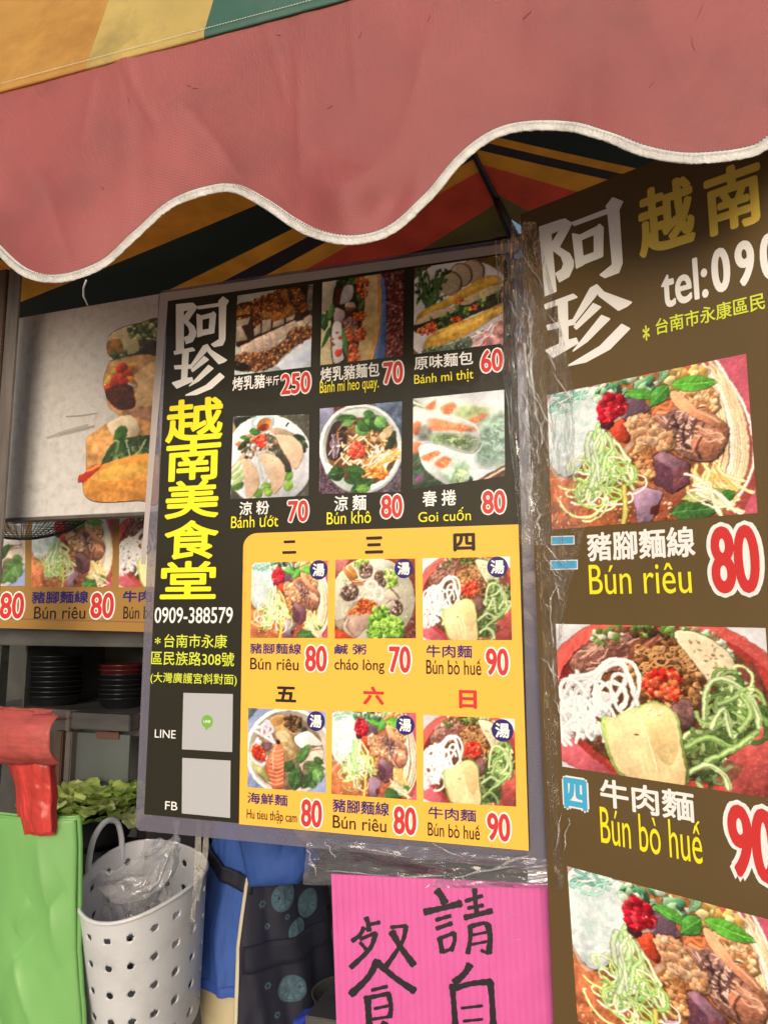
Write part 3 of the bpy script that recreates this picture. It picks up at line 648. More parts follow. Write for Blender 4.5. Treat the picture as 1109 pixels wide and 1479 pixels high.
def pic_rice_sheet(w, h):
    p = Pic([(110, 100), (1045, 75), (1035, 1075), (75, 1120)], w, h, (86, 84, 76), 13)
    p.poly([(110, 150), (300, 100), (340, 200), (140, 290)], (44, 48, 50)); p.poly([(95, 160), (150, 270), (90, 330)], (196, 170, 110))
    p.ell((540, 640), 540, 560, 0, (222, 226, 238), sh=10, tex=.03); p.ell((530, 660), 470, 490, 0, (214, 216, 226), tex=.03)
    p.ell((480, 180), 150, 110, -35, (206, 222, 232), sh=10)
    for i in range(26):
        a = math.radians(150 + i * 9); p.strand([(480 + 105 * math.cos(a), 190 + 80 * math.sin(a)), (480 + 148 * math.cos(a), 176 + 112 * math.sin(a))], 5, (130, 160, 180), hi=0)
    p.ell((500, 200), 100, 74, -35, (206, 140, 76), lit=-.3); p.ell((490, 235), 76, 44, -20, (150, 60, 40), tex=.3)
    p.poly([(560, 250), (700, 240), (860, 310), (860, 340), (640, 330)], (176, 154, 132), sh=6)
    for a, b, ww in [((850, 330), (1000, 390), 80), ((900, 400), (1020, 480), 90), ((960, 480), (990, 540), 60), ((310, 280), (460, 300), 90), ((190, 360), (360, 350), 60), ((170, 510), (330, 370), 80), ((230, 520), (320, 400), 60)]:
        p.leaf(a, b, ww, p.rng.choice([(60, 84, 48), (44, 66, 42), (84, 130, 56)]), veins=False)
    p.poly([(130, 440), (210, 400), (180, 470)], (236, 130, 80)); p.poly([(270, 330), (330, 320), (330, 360)], (236, 150, 90))
    p.blobs([(220, 580), (340, 380), (640, 340), (760, 560), (800, 760), (700, 620), (480, 900), (400, 640)], 200, (14, 32), [(196, 196, 190), (130, 96, 72), (90, 84, 74), (206, 160, 120), (60, 58, 50), (226, 226, 226), (170, 110, 70)])
    p.blobs([(500, 320), (610, 320), (640, 400), (540, 420)], 40, (8, 18), [(80, 80, 70), (120, 120, 104)])
    for k in range(14):
        a = p.rng.uniform([390, 480], [500, 620]); p.strand([a, a + (20, 150), a + (60, 330)], 26, (222, 228, 230), hi=.05)
    p.poly([(600, 480), (720, 480), (830, 740), (760, 780)], (70, 68, 56), tex=.5)
    p.blobs([(370, 360), (500, 330), (510, 460), (400, 440)], 80, (12, 24), [(226, 70, 40), (206, 46, 36), (240, 120, 70)], hl=.25)
    p.poly([(90, 720), (240, 540), (250, 600), (110, 760)], (216, 190, 160))
    for q in [[(90, 760), (190, 650), (210, 690), (90, 860)], [(100, 900), (220, 760), (250, 840), (130, 960)], [(100, 820), (200, 740), (220, 780), (110, 880)]]:
        p.poly(q, (190, 214, 150), sh=6, tex=.1); p.strand([q[0], q[1]], 14, (232, 238, 220))
    p.poly([(80, 960), (230, 900), (230, 970), (130, 1010)], (84, 120, 60))
    for a, b, ww in [((460, 960), (600, 940), 90), ((380, 1080), (480, 990), 110), ((500, 1040), (600, 1000), 110), ((760, 880), (840, 780), 90), ((760, 1010), (830, 880), 100)]:
        p.leaf(a, b, ww, p.rng.choice([(120, 160, 60), (150, 186, 76), (100, 146, 60)]), sh=6)
    for q in [[(640, 350), (720, 320), (850, 350), (945, 450), (968, 560), (940, 650), (870, 742), (780, 610)], [(440, 570), (600, 565), (720, 660), (755, 790), (730, 920), (620, 1045), (590, 960), (540, 800)], [(220, 625), (330, 650), (420, 780), (435, 900), (390, 1030), (310, 1110), (280, 1080), (250, 830)]]:
        p.poly(q, (216, 186, 158), sh=12, tex=.07, lit=.1); p.fleck(16, (4, 8), [(190, 130, 110), (176, 150, 120), (206, 150, 140)], q)
    p.strand([(765, 215), (790, 185)], 22, (30, 34, 60))
    return p.done()
def pic_dry_noodle(w, h):
    p = Pic([(62, 128), (1035, 40), (1020, 1110), (55, 1140)], w, h, (110, 96, 112), 15)
    p.poly([(62, 128), (300, 100), (60, 520)], (158, 160, 196), sm=False, tex=.2); p.poly([(700, 50), (1040, 30), (1030, 400)], (96, 112, 140), tex=.4)
    p.fleck(300, (7, 14), [(90, 60, 84), (60, 50, 60), (130, 90, 110)], [(60, 700), (400, 1150), (60, 1150)]); p.fleck(160, (7, 14), [(60, 56, 60), (100, 90, 96)], [(1030, 500), (1030, 1100), (700, 1120)]); p.fleck(60, (7, 14), [(120, 60, 80)], [(220, 110), (380, 100), (240, 180)])
    p.ell((545, 600), 490, 530, -8, (222, 230, 236), sh=16, tex=.02); p.ell((550, 600), 455, 495, -8, (196, 208, 212), lit=-.2)
    p.ell((555, 600), 425, 440, -8, (120, 88, 60), tex=.3); p.poly([(300, 180), (560, 130), (760, 190), (560, 240)], (206, 222, 214))
    p.poly([(160, 780), (400, 1000), (480, 1110), (300, 1060), (130, 880)], (206, 218, 214))
    q = [(180, 400), (250, 290), (370, 320), (360, 600), (280, 720), (190, 740), (140, 660)]
    p.poly(q, (62, 46, 48), sh=8, tex=.4)
    for k in range(12):
        a = p.rng.uniform([200, 430], [290, 480]); p.strand([a, a + (p.rng.normal(-10, 16), 120), a + (p.rng.normal(-20, 20), 240)], 13, p.rng.choice([(196, 186, 196), (150, 130, 146), (90, 70, 80)]))
    for k in range(120):
        a = p.rng.uniform([310, 340], [840, 800]); p.strand([a, a + p.rng.normal(0, 40, 2), a + p.rng.normal(0, 70, 2)], 20, p.rng.choice([(206, 166, 116), (226, 196, 152), (130, 84, 52), (90, 60, 44), (232, 216, 190), (170, 120, 80)]))
    p.poly([(760, 440), (860, 340), (920, 350), (900, 440), (800, 500)], (216, 190, 150), sh=6, tex=.3)
    p.poly([(880, 470), (940, 390), (960, 480), (900, 620), (820, 620)], (50, 62, 44), tex=.4, sh=6)
    for k in range(5):
        a = p.rng.uniform([700, 560], [740, 620]); p.strand([a, a + (20, 90), a + (-10, 180)], 24, (236, 232, 232), hi=.04)
    p.poly([(820, 640), (880, 640), (830, 740), (790, 760)], (236, 234, 240)); p.strands((620, 860), (960, 660), 40, 16, [(236, 150, 60), (226, 120, 50), (238, 226, 210), (232, 184, 100), (216, 206, 180)], 34, 26)
    p.blobs([(590, 830), (760, 850), (880, 860), (800, 960), (640, 900)], 60, (14, 26), [(236, 130, 46), (226, 110, 40), (232, 190, 90)])
    p.blobs([(400, 590), (480, 530), (580, 590), (570, 680), (470, 720), (420, 680)], 90, (14, 28), [(232, 74, 50), (216, 50, 40), (240, 120, 90)], hl=.2)
    for a, b, ww in [((480, 330), (640, 420), 170), ((520, 260), (640, 400), 170), ((600, 210), (720, 340), 140), ((650, 260), (800, 400), 150), ((720, 230), (830, 360), 150), ((570, 180), (720, 240), 110), ((250, 260), (490, 230), 90), ((320, 320), (470, 280), 90)]:
        p.leaf(a, b, ww, p.rng.choice([(70, 116, 56), (96, 150, 76), (52, 90, 48), (120, 172, 96)]))
    for a, b, ww in [((350, 880), (150, 920), 170), ((360, 850), (600, 880), 130), ((420, 900), (560, 1010), 130), ((420, 1110), (700, 960), 130), ((480, 1080), (660, 1060), 100), ((340, 960), (480, 1020), 60)]:
        p.leaf(a, b, ww, p.rng.choice([(56, 104, 46), (48, 86, 44), (104, 146, 66)]))
    return p.done()
def pic_spring_roll(w, h):
    p = Pic([(52, 125), (1055, 25), (1065, 980), (50, 1120)], w, h, (212, 216, 226), 17)
    p.poly([(40, 700), (300, 820), (560, 960), (720, 980), (640, 1130), (40, 1130)], (58, 78, 64), tex=.5); p.poly([(640, 1100), (1075, 850), (1075, 1000), (700, 1120)], (104, 84, 72), tex=.3); p.strand([(700, 1100), (1070, 880)], 30, (206, 170, 150))
    for k in range(7): p.strand([(55, 140 + k * 12), (180, 200 + k * 6)], 11, p.rng.choice([(84, 130, 84), (226, 232, 226), (60, 100, 60)]))
    OR, GR = (230, 120, 76), (120, 146, 104)
    def bits(q, cols, n, L=46, wd=9):
        q = np.array(q, float)
        for _ in range(n):
            wt = p.rng.dirichlet(np.ones(len(q)) * .9); a = wt @ q; p.strand([a, a + p.rng.normal([L * .5, L * .2], 14), a + p.rng.normal([L, L * .3], 22)], wd * p.rng.uniform(.6, 1.2), p.rng.choice(cols), alpha=.7, edge=.75)
    def roll(q):
        p.poly(q, (196, 206, 206), sh=10, tex=.12, lit=.25, ang=-1.57)
    # back rolls
    p.soft([(180, 210), (320, 130), (620, 150), (960, 240), (1050, 330), (1000, 540), (720, 420), (320, 300)], (214, 222, 208), tex=.1)
    for q in ([(200, 220), (290, 150), (310, 200), (250, 250)], [(370, 220), (500, 170), (540, 220), (440, 300)], [(650, 370), (760, 280), (870, 290), (840, 350), (700, 400)]): p.soft(q, OR, tex=.3); bits(q, [(236, 150, 110), (222, 100, 60)], 16, 30)
    p.soft([(540, 250), (680, 210), (900, 250), (640, 350)], (186, 206, 150), tex=.3); p.soft([(790, 430), (1040, 320), (1060, 780), (780, 820)], (134, 166, 150), tex=.5)
    bits([(800, 430), (1040, 330), (1060, 780), (780, 820)], [(100, 130, 104), (196, 216, 206), (84, 104, 90), (160, 190, 200)], 60, 60)
    roll([(50, 220), (250, 260), (700, 380), (790, 470), (800, 600), (720, 720), (500, 680), (250, 590), (50, 540)])
    p.soft([(60, 400), (140, 390), (120, 500), (60, 520)], OR, tex=.3); p.soft([(140, 440), (250, 430), (260, 560), (120, 560)], (120, 122, 116), tex=.4)
    p.soft([(280, 350), (520, 390), (740, 450), (700, 480), (480, 470), (290, 470)], OR, tex=.35); bits([(280, 350), (520, 380), (760, 450), (500, 480), (290, 480)], [(240, 150, 106), (222, 96, 52), (246, 186, 150)], 70)
    p.soft([(280, 520), (520, 510), (740, 560), (690, 690), (480, 640), (290, 590)], GR, tex=.5); bits([(280, 510), (520, 500), (740, 550), (690, 690), (300, 600)], [(84, 104, 66), (150, 168, 110), (206, 214, 180), (60, 80, 56)], 80)
    p.strand([(60, 225), (260, 266), (560, 340), (740, 410), (796, 500)], 26, (238, 236, 230), alpha=.6, edge=.9, hi=.03)
    p.soft([(60, 600), (150, 620), (130, 710), (60, 710)], OR, tex=.3)
    roll([(130, 640), (350, 630), (600, 740), (710, 860), (660, 1000), (560, 1110), (420, 1060), (200, 900), (140, 780)])
    for q in ([(160, 760), (300, 700), (360, 730), (200, 800)], [(310, 840), (400, 760), (480, 800), (400, 880)]): p.soft(q, (232, 104, 60), tex=.35); bits(q, [(240, 146, 100), (216, 84, 44)], 26, 34)
    p.soft([(400, 920), (640, 830), (680, 960), (560, 1080)], (150, 190, 158), tex=.5); bits([(400, 920), (640, 830), (680, 960), (560, 1080)], [(110, 150, 116), (206, 224, 206), (190, 200, 130)], 40)
    p.strand([(240, 622), (480, 690), (640, 770), (710, 860), (670, 1010)], 16, (226, 234, 234), alpha=.7, edge=.9, hi=.03); p.strand([(560, 720), (700, 740), (790, 690), (840, 590)], 9, (206, 200, 196))
    p.soft([(70, 1010), (150, 960), (180, 965), (120, 1030)], (150, 60, 130)); p.leaf((60, 900), (120, 830), 70, (60, 70, 50))
    return p.done(warp=8, spec=.2)
def pic_congee(w, h):
    p = Pic([(82, 68), (1025, 55), (1035, 1000), (72, 1005)], w, h, (150, 70, 52), 19)
    p.poly([(980, 200), (1040, 200), (1040, 1010), (860, 1010)], (116, 60, 50), tex=.3); p.fleck(60, (4, 8), [(160, 110, 100)], [(990, 600), (1040, 600), (1040, 1000), (880, 1000)])
    p.poly([(70, 900), (200, 930), (330, 1010), (60, 1010)], (196, 78, 40)); p.poly([(80, 68), (260, 68), (80, 280)], (200, 120, 120), sm=False, tex=.3)
    p.ell((520, 540), 500, 500, 0, (202, 196, 178), tex=.06, sh=6); p.fleck(240, (5, 14), [(216, 212, 198), (186, 180, 160), (224, 222, 212), (176, 168, 146)], [(120, 200), (800, 90), (980, 400), (980, 800), (500, 1000), (90, 800)])
    p.ell((640, 140), 130, 60, 10, (206, 200, 188), tex=.08, sh=5)
    p.blobs([(330, 90), (480, 70), (420, 170), (330, 160)], 50, (14, 28), [(150, 186, 84), (190, 210, 130), (120, 160, 70)])
    for q in [[(170, 180), (200, 165), (310, 290), (260, 320)], [(240, 165), (280, 150), (350, 260), (310, 290)]]:
        p.poly(q, (196, 128, 56), sh=10, tex=.2, lit=.3)
    p.strands((280, 330), (450, 340), 8, 20, [(150, 100, 70), (206, 150, 116)], 12, 8)
    for c, rx, ry, a in [((445, 200), 78, 92, 20), ((620, 300), 66, 100, -12), ((255, 455), 112, 92, -30), ((775, 640), 100, 104, 0)]:
        p.ell(c, rx, ry, a, (120, 92, 84), sh=12); q = [(c[0] + rx * .9 * math.cos(t), c[1] + ry * .9 * math.sin(t)) for t in np.linspace(0, 6.1, 9)]
        p.blobs(q, 110, (8, 20), [(96, 66, 60), (70, 48, 44), (150, 122, 112), (206, 190, 180), (110, 76, 66)])
    p.poly([(665, 620), (760, 545), (790, 590), (720, 680)], (196, 184, 176), tex=.1, alpha=.9)
    for c, rx, ry in [((510, 370), 62, 52), ((595, 470), 54, 72)]:
        t = np.linspace(0, 6.3, 20); p.strand(np.c_[c[0] + rx * np.cos(t), c[1] + ry * np.sin(t)], 46, (232, 226, 220), hi=.03, edge=.75)
    p.poly([(440, 500), (560, 520), (620, 600), (560, 640), (450, 560)], (222, 214, 204), sh=6)
    p.poly([(650, 480), (740, 410), (840, 520), (760, 540)], (206, 192, 172), sh=6); p.strand([(740, 415), (790, 460), (838, 522)], 18, (110, 84, 66))
    p.blobs([(670, 200), (760, 190), (830, 320), (720, 400), (680, 300)], 80, (14, 32), [(150, 190, 70), (190, 216, 120), (112, 156, 56), (206, 222, 150)])
    p.poly([(80, 800), (200, 740), (280, 600), (340, 560), (300, 720), (160, 900)], (180, 160, 142), tex=.2, sh=8); p.poly([(230, 720), (400, 700), (540, 690), (520, 800), (430, 880), (330, 980), (220, 900)], (190, 160, 146), tex=.15, sh=12); p.poly([(180, 820), (250, 770), (230, 890), (310, 990), (200, 920)], (206, 180, 164), sh=8)
    p.strand([(250, 770), (220, 860), (300, 960)], 10, (110, 80, 70))
    p.blobs([(330, 620), (400, 530), (560, 580), (540, 680), (380, 700), (240, 700)], 150, (10, 22), [(190, 70, 26), (216, 110, 46), (150, 50, 20), (236, 150, 70)], hl=.25)
    q = [(480, 830), (560, 650), (680, 630), (720, 740), (860, 800), (880, 900), (830, 1000), (500, 1005)]
    p.poly(q, (110, 160, 50), sh=10, tex=.3); p.blobs(q, 170, (16, 40), [(120, 176, 56), (96, 146, 44), (160, 206, 90), (190, 222, 130), (80, 124, 40)]); p.curls((660, 840), 190, 150, 40, 15, [(170, 212, 100), (140, 190, 76)], size=(.1, .3), turn=(1, 3))
    return p.done()
def pic_seafood_noodle(w, h):
    p = Pic([(78, 105), (1035, 150), (1035, 1150), (72, 1080)], w, h, (150, 164, 206), 21)
    p.poly([(78, 100), (200, 105), (70, 260)], (96, 110, 120)); p.poly([(70, 900), (400, 1100), (60, 1100)], (130, 144, 190), tex=.3)
    p.ell((570, 640), 530, 545, 0, (222, 226, 234), sh=10, tex=.02); p.ell((575, 640), 492, 505, 0, (186, 176, 166), lit=-.15); p.ell((560, 660), 440, 450, 0, (140, 120, 96), tex=.3)
    p.poly([(110, 740), (200, 760), (340, 900), (360, 1040), (200, 900), (120, 800)], (186, 190, 120), sh=5, tex=.3)
    p.poly([(350, 240), (500, 190), (560, 300), (600, 420), (690, 640), (650, 730), (520, 760), (480, 600), (400, 420)], (196, 160, 108), sh=14, tex=.25, lit=.25); p.poly([(420, 420), (560, 400), (640, 600), (600, 680), (500, 560)], (226, 206, 160), alpha=.7, tex=.3); p.poly([(360, 250), (490, 210), (520, 280), (400, 330)], (180, 130, 70), alpha=.6, tex=.3); p.ell((530, 550), 50, 30, 20, (170, 120, 70), alpha=.5)
    p.blobs([(520, 220), (700, 220), (730, 310), (690, 420), (580, 390)], 70, (14, 28), [(120, 84, 50), (90, 60, 36), (160, 120, 76), (70, 50, 36)])
    p.strand([(540, 370), (640, 420), (700, 410)], 18, (196, 160, 126)); p.poly([(730, 340), (790, 350), (810, 420), (740, 410)], (70, 72, 60), tex=.4)
    p.poly([(650, 470), (800, 390), (900, 460), (980, 560), (840, 570), (720, 590)], (232, 228, 224), sh=12, tex=.06); p.poly([(820, 640), (960, 580), (1000, 680), (960, 760), (780, 760), (740, 900), (700, 800)], (214, 200, 184), sh=8, tex=.15); p.strand([(810, 660), (880, 620), (980, 610)], 18, (150, 116, 86))
    for q in [[(140, 360), (250, 340), (330, 400), (400, 540)], [(160, 390), (270, 450), (400, 530)], [(240, 420), (290, 290), (330, 270), (340, 330), (300, 430)], [(310, 440), (380, 390), (370, 330), (320, 330)], [(250, 430), (260, 320), (310, 300)]]:
        p.strand(q, 40, (226, 222, 238), hi=.04, edge=.75)
    p.poly([(240, 530), (380, 540), (330, 640), (260, 590)], (110, 80, 90), tex=.4)
    p.strand([(200, 480), (140, 600), (120, 720), (250, 810), (300, 700)], 46, (226, 216, 226), hi=.03, edge=.75); p.poly([(180, 490), (250, 520), (230, 570), (180, 560)], (232, 222, 230))
    p.blobs([(150, 580), (240, 580), (300, 680), (260, 750), (140, 680)], 80, (12, 26), [(216, 66, 36), (196, 46, 26), (232, 120, 76)], hl=.25)
    p.poly([(440, 500), (500, 600), (525, 880), (510, 1060), (440, 1105), (370, 1070), (350, 980), (290, 880), (330, 720), (400, 580)], (214, 112, 76), sh=14, tex=.2, lit=.3)
    for k in range(9):
        y = 620 + k * 50; p.strand([(360 - k * 4, y), (430, y + 22), (510, y - 4)], 15, (240, 176, 146), alpha=.7)
    p.strand([(430, 540), (380, 700), (390, 860)], 10, (240, 196, 160)); p.ell((447, 525), 26, 32, 0, (60, 36, 44)); p.poly([(290, 900), (350, 990), (330, 1000)], (110, 130, 80))
    for a, b, ww in [((680, 790), (830, 550), 120), ((640, 780), (520, 880), 130), ((690, 830), (640, 1120), 190), ((770, 830), (1020, 850), 120), ((800, 900), (900, 1090), 180), ((900, 850), (960, 1020), 160), ((730, 1090), (860, 900), 120), ((880, 720), (1000, 790), 80)]:
        p.leaf(a, b, ww, p.rng.choice([(84, 124, 66), (60, 92, 52), (104, 146, 84)]))
    p.strand([(690, 800), (740, 900), (745, 1080)], 13, (90, 50, 60))
    return p.done()
def pic_old_sandwich(w, h):                     # two cut baguettes of the cart sticker; outline handled by the caller
    p = Pic([(355, 200), (730, 200), (730, 1040), (355, 1040)], w, h, (196, 160, 120), 23)
    p.poly([(490, 260), (730, 200), (730, 420), (490, 380)], (206, 190, 150), tex=.2); p.blobs([(600, 220), (725, 200), (725, 300), (620, 300)], 90, (8, 16), [(96, 120, 60), (130, 150, 90), (190, 196, 150), (70, 90, 50)])
    p.poly([(490, 310), (550, 290), (570, 350), (500, 370)], (170, 120, 60), tex=.3); p.poly([(600, 300), (720, 300), (720, 380), (580, 370)], (70, 62, 50), tex=.4); p.poly([(570, 300), (630, 290), (640, 340), (580, 360)], (190, 184, 140)); p.blobs([(520, 360), (580, 350), (570, 400), (520, 400)], 24, (8, 16), [(60, 84, 44), (90, 110, 60)])
    p.poly([(480, 480), (520, 390), (730, 380), (730, 640), (560, 640), (490, 560)], (206, 158, 104), tex=.3, lit=.1); p.poly([(610, 480), (720, 400), (730, 630), (620, 640)], (214, 176, 124), tex=.2)
    p.blobs([(490, 470), (600, 380), (620, 500), (580, 560), (490, 540)], 46, (12, 26), [(214, 134, 50), (226, 170, 80), (206, 60, 34), (170, 90, 40), (232, 214, 190)]); p.blobs([(510, 480), (580, 460), (580, 520), (530, 520)], 16, (12, 22), [(196, 50, 32), (216, 70, 40)]); p.poly([(485, 530), (600, 500), (620, 600), (540, 610)], (84, 40, 32), tex=.4)
    p.poly([(540, 640), (730, 600), (730, 720), (640, 740)], (150, 110, 84), tex=.4)
    p.poly([(395, 760), (420, 720), (560, 640), (720, 700), (720, 830), (480, 880), (395, 890)], (206, 152, 90), tex=.35); p.poly([(500, 680), (600, 640), (640, 720), (540, 740)], (232, 214, 180), tex=.1)
    p.leaf((580, 690), (530, 770), 50, (60, 110, 46), veins=False); p.poly([(470, 860), (520, 770), (600, 740), (720, 740), (720, 820), (600, 860), (500, 885)], (46, 74, 40), tex=.4)
    for k in range(26):
        a = p.rng.uniform([520, 750], [710, 850]); p.strand([a, a + p.rng.normal(10, 20, 2), a + p.rng.normal(20, 36, 2)], 8, p.rng.choice([(90, 120, 66), (60, 90, 50), (150, 166, 120)]))
    p.poly([(380, 920), (480, 860), (720, 820), (730, 1030), (480, 1035), (400, 1000)], (222, 150, 62), tex=.2, lit=.25, ang=-1.5); p.poly([(420, 900), (600, 860), (720, 850), (720, 900), (480, 940)], (232, 184, 84), alpha=.7, tex=.2); p.poly([(360, 910), (430, 870), (470, 870), (380, 945)], (206, 50, 34), lit=.3); p.strand([(370, 905), (460, 868)], 14, (226, 130, 60))
    return p.done()

# ------------------------------------------------------------------ materials
ink = dict(rough=.6, spec=.25, coat=.20, coatbump=.12, cbscale=22, coatr=.10)
M_brown = mat('menu print dark olive', (.017, .015, .008), **ink)
M_board = mat('board print brown', (.115, .074, .028), noise=.12, nscale=4, **ink)
M_yel = mat('menu print warm yellow', (.88, .46, .065), **ink)
M_white = mat('printed white', (.82, .81, .80), **ink)
M_lemon = mat('printed lemon yellow', (.86, .76, .02), **ink)
M_lime = mat('printed lime', (.62, .70, .06), **ink)
M_gold = mat('printed gold', (.78, .56, .09), noise=.12, nscale=6, **ink)
M_red = mat('printed red', (.58, .035, .035), **ink)
M_navy = mat('printed navy', (.022, .016, .15), **ink)
M_black = mat('printed black', (.016, .013, .012), **ink)
M_cyan = mat('printed sky blue', (.06, .40, .68), **ink)
M_pic = printmat('printed dish picture', **ink)
M_dullpic = printmat('faded dish picture', rough=.6, coat=.2)
M_lam = film('laminate margin', tint=(.66, .65, .72), haze=.22, gloss=.05, rough=.10, bump=.12, bscale=14, hazecol=(.42, .40, .50))
M_wrap = film('crinkled wrap', tint=(.97, .97, .975), haze=.012, gloss=.0, rough=.06, GK=.5, bump=1.0, bscale=30, stretch=(1.6, .5, 1))
M_sheet = film('clear sleeve', tint=(.86, .86, .9), haze=.10, gloss=.05, rough=.09, bump=.6, bscale=16, stretch=(.5, 1.5, 1), hazecol=(.6, .58, .66))
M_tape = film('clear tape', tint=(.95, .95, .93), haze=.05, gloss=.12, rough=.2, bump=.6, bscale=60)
M_bagclear = film('clear bag', tint=(.92, .93, .94), haze=.20, gloss=.08, rough=.16, bump=.8, bscale=22)

# ------------------------------------------------------------------ ground and dim stall interior
g = bmesh.new()
for x, y in ((-60, -60), (60, -60), (60, 60), (-60, 60)): g.verts.new((x, y, 0))
g.faces.new(g.verts[:])
tag(frombm('ground', g, mat('pale pavement', (.30, .295, .285), rough=.9, noise=.2, nscale=9, bump=.4, bscale=160)), kind='structure')
P_floor = Matrix.Translation((0, 0, .004))
fl = bmesh.new()
for i in range(-5, 6):
    for j in range(1, 7):
        box(fl, (i * .45, j * .45 + .9, .006), (.442, .442, .012))
tag(frombm('floor', fl, mat('stall floor tile', (.11, .105, .10), rough=.45, noise=.3, nscale=12)), kind='structure')

def frontbox(name, d0, d1, px0, py0, px1, py1, m, parent=None, bevel=.003):
    """box standing parallel to the stall front; its front face spans the two pixels at distance d0, and it runs back to d1"""
    pl = front(d0); a = pl.uv(px0, py1); b = pl.uv(px1, py0)
    bm = bmesh.new(); box(bm, ((a[0] + b[0]) / 2, (a[1] + b[1]) / 2, -(d1 - d0) / 2), (b[0] - a[0], b[1] - a[1], d1 - d0), pl.M)
    if bevel: bmesh.ops.bevel(bm, geom=list(bm.edges), offset=bevel, segments=2, affect='EDGES')
    if parent:
        inv = parent.matrix_world.inverted()
        for v in bm.verts: v.co = inv @ v.co
    return frombm(name, bm, m, parent)
def at_base(px, py, d):
    p = front(d).hit(px, py); return Matrix.Translation((p.x, p.y, 0))

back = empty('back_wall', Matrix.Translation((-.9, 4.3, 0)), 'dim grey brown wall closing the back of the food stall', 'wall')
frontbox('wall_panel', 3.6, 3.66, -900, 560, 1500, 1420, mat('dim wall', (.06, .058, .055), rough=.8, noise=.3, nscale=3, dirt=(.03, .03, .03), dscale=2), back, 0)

# ------------------------------------------------------------------ canopy: roof, hanging valance, scalloped edge, striped underside
D_VAL = .92
VP_ = front(D_VAL, 554, 300)
can = empty('market_canopy', VP_.M, 'striped stall canopy with a faded red scalloped valance edged in white', 'canopy')
def lerp_pts(tab, x):
    xs = [p[0] for p in tab]; ys = [p[1] for p in tab]; return float(np.interp(x, xs, ys))
EDGE = spline([(-190, 215), (-120, 235), (-60, 290), (0, 357), (50, 400), (100, 408), (150, 385), (195, 335), (240, 290), (290, 268), (335, 266), (385, 293), (440, 332), (490, 352), (530, 352), (575, 330), (620, 285), (665, 225), (710, 187), (760, 172), (820, 175), (880, 198), (930, 222), (985, 236), (1040, 234), (1085, 222), (1109, 205), (1160, 160), (1230, 100), (1300, 85)], 6, False)
SEAM = lambda x: 130 - .268 * x
XS = np.linspace(-180, 1290, 197)
def val_off(x, t):
    """how far the hanging cloth bellies out of its plane, metres"""
    w = t ** 1.4
    q = .012 * math.sin(x * .0132 + .9) * w + .006 * nz(x * .005, t * 1.6, 3) * w + .0022 * nz(x * .012, t * 3, 7) + .003 * math.exp(-((x - 178) / 22) ** 2) * math.exp(-t * 6)
    q += .022 * math.exp(-((x - 515 - 40 * (t - .8)) / 55) ** 2 - ((t - .84) / .14) ** 2) - .020 * math.exp(-((x - 556) / 34) ** 2 - ((t - .88) / .10) ** 2) + .008 * math.exp(-((x - 100) / 60) ** 2 - ((t - .9) / .2) ** 2)
    for cx, k in ((178, .5), (205, -.6), (430, .35), (600, .3), (860, -.4)): q += .0006 * math.sin((x - cx) * .11 + t * 5 * k) * math.exp(-((x - cx - 40 * k * t) / 26) ** 2)
    for xa, ta, xb, tb, am, wd_ in CREASE:
        px, py = x, t * 300; ax, ay, bx, by = xa, ta * 300, xb, tb * 300; L2 = (bx - ax) ** 2 + (by - ay) ** 2; k = ((px - ax) * (bx - ax) + (py - ay) * (by - ay)) / L2
        if -.2 < k < 1.2:
            d = abs((px - ax) * (by - ay) - (py - ay) * (bx - ax)) / math.sqrt(L2); q += am * math.exp(-d / wd_) * max(0, 1 - abs(2 * k - 1) ** 4)
    return q
CREASE = [(140, .0, 118, .42, .0022, 5), (176, .0, 232, .55, .0026, 6), (180, .02, 186, .35, -.0018, 4), (8, .1, 0, .8, .002, 6), (255, .35, 345, .95, -.0035, 16), (380, .0, 420, .5, .0016, 8), (430, .15, 436, .8, .0016, 5), (505, .0, 520, .5, .0014, 4), (640, .1, 560, .85, .0024, 14), (760, .1, 740, .8, -.0018, 10), (900, .2, 1010, .9, .0026, 14), (60, .45, 120, 1., -.003, 12), (1080, .3, 960, .95, -.0022, 12), (450, .62, 545, .72, -.003, 8)]
def val_pt(x, t):
    e = lerp_pts(EDGE, x); s = SEAM(x); u, v = VP_.uv(x, s + (e - s) * t); return Vector((u, v, val_off(x, t)))
M_val = mat('faded red vinyl', (.315, .078, .079), rough=.5, noise=.22, nscale=2.6, dirt=(.20, .062, .058), dscale=3.5, damt=.75, weave=.22, trans=.12, bump=.05, bscale=14)
val = sheet('valance', lambda s, t: val_pt(-180 + 1470 * s, t), 300, 60, M_val, can, thick=.0012)
# dark scuffs rubbed into the cloth
scf = []; scF = []
rs = random.Random(8)
for cx, t, a, L in [(186, .24, 80, 6), (272, .30, 40, 4), (280, .33, 20, 4), (520, .17, -60, 5), (402, .1, 20, 4), (478, .45, -20, 5), (150, .62, 60, 4), (760, .38, -35, 7), (985, .25, 75, 9), (1000, .55, 70, 9), (1010, .42, -60, 11), (940, .72, -40, 7), (620, .2, -50, 5)]:
    n = len(scf); a = R(a)
    for k, wd_ in enumerate((.15, .8, 1, .7, .15)):
        x = cx + math.cos(a) * L * (k - 2) / 2 + rs.uniform(-1, 1); dt = math.sin(a) * L * (k - 2) / 2 / 280
        for sg in (-1, 1):
            p = val_pt(x - math.sin(a) * sg * wd_ * rs.uniform(.6, 1.6), min(max(t + dt + math.cos(a) * sg * wd_ * 1.2 / 280, 0), 1)); scf.append((p.x, p.y, p.z + .0009))
    scF += [(n + 2 * k, n + 2 * k + 1, n + 2 * k + 3, n + 2 * k + 2) for k in range(4)]
bm = bmesh.new(); bm.from_mesh(val.data); vs = [bm.verts.new(p) for p in scf]
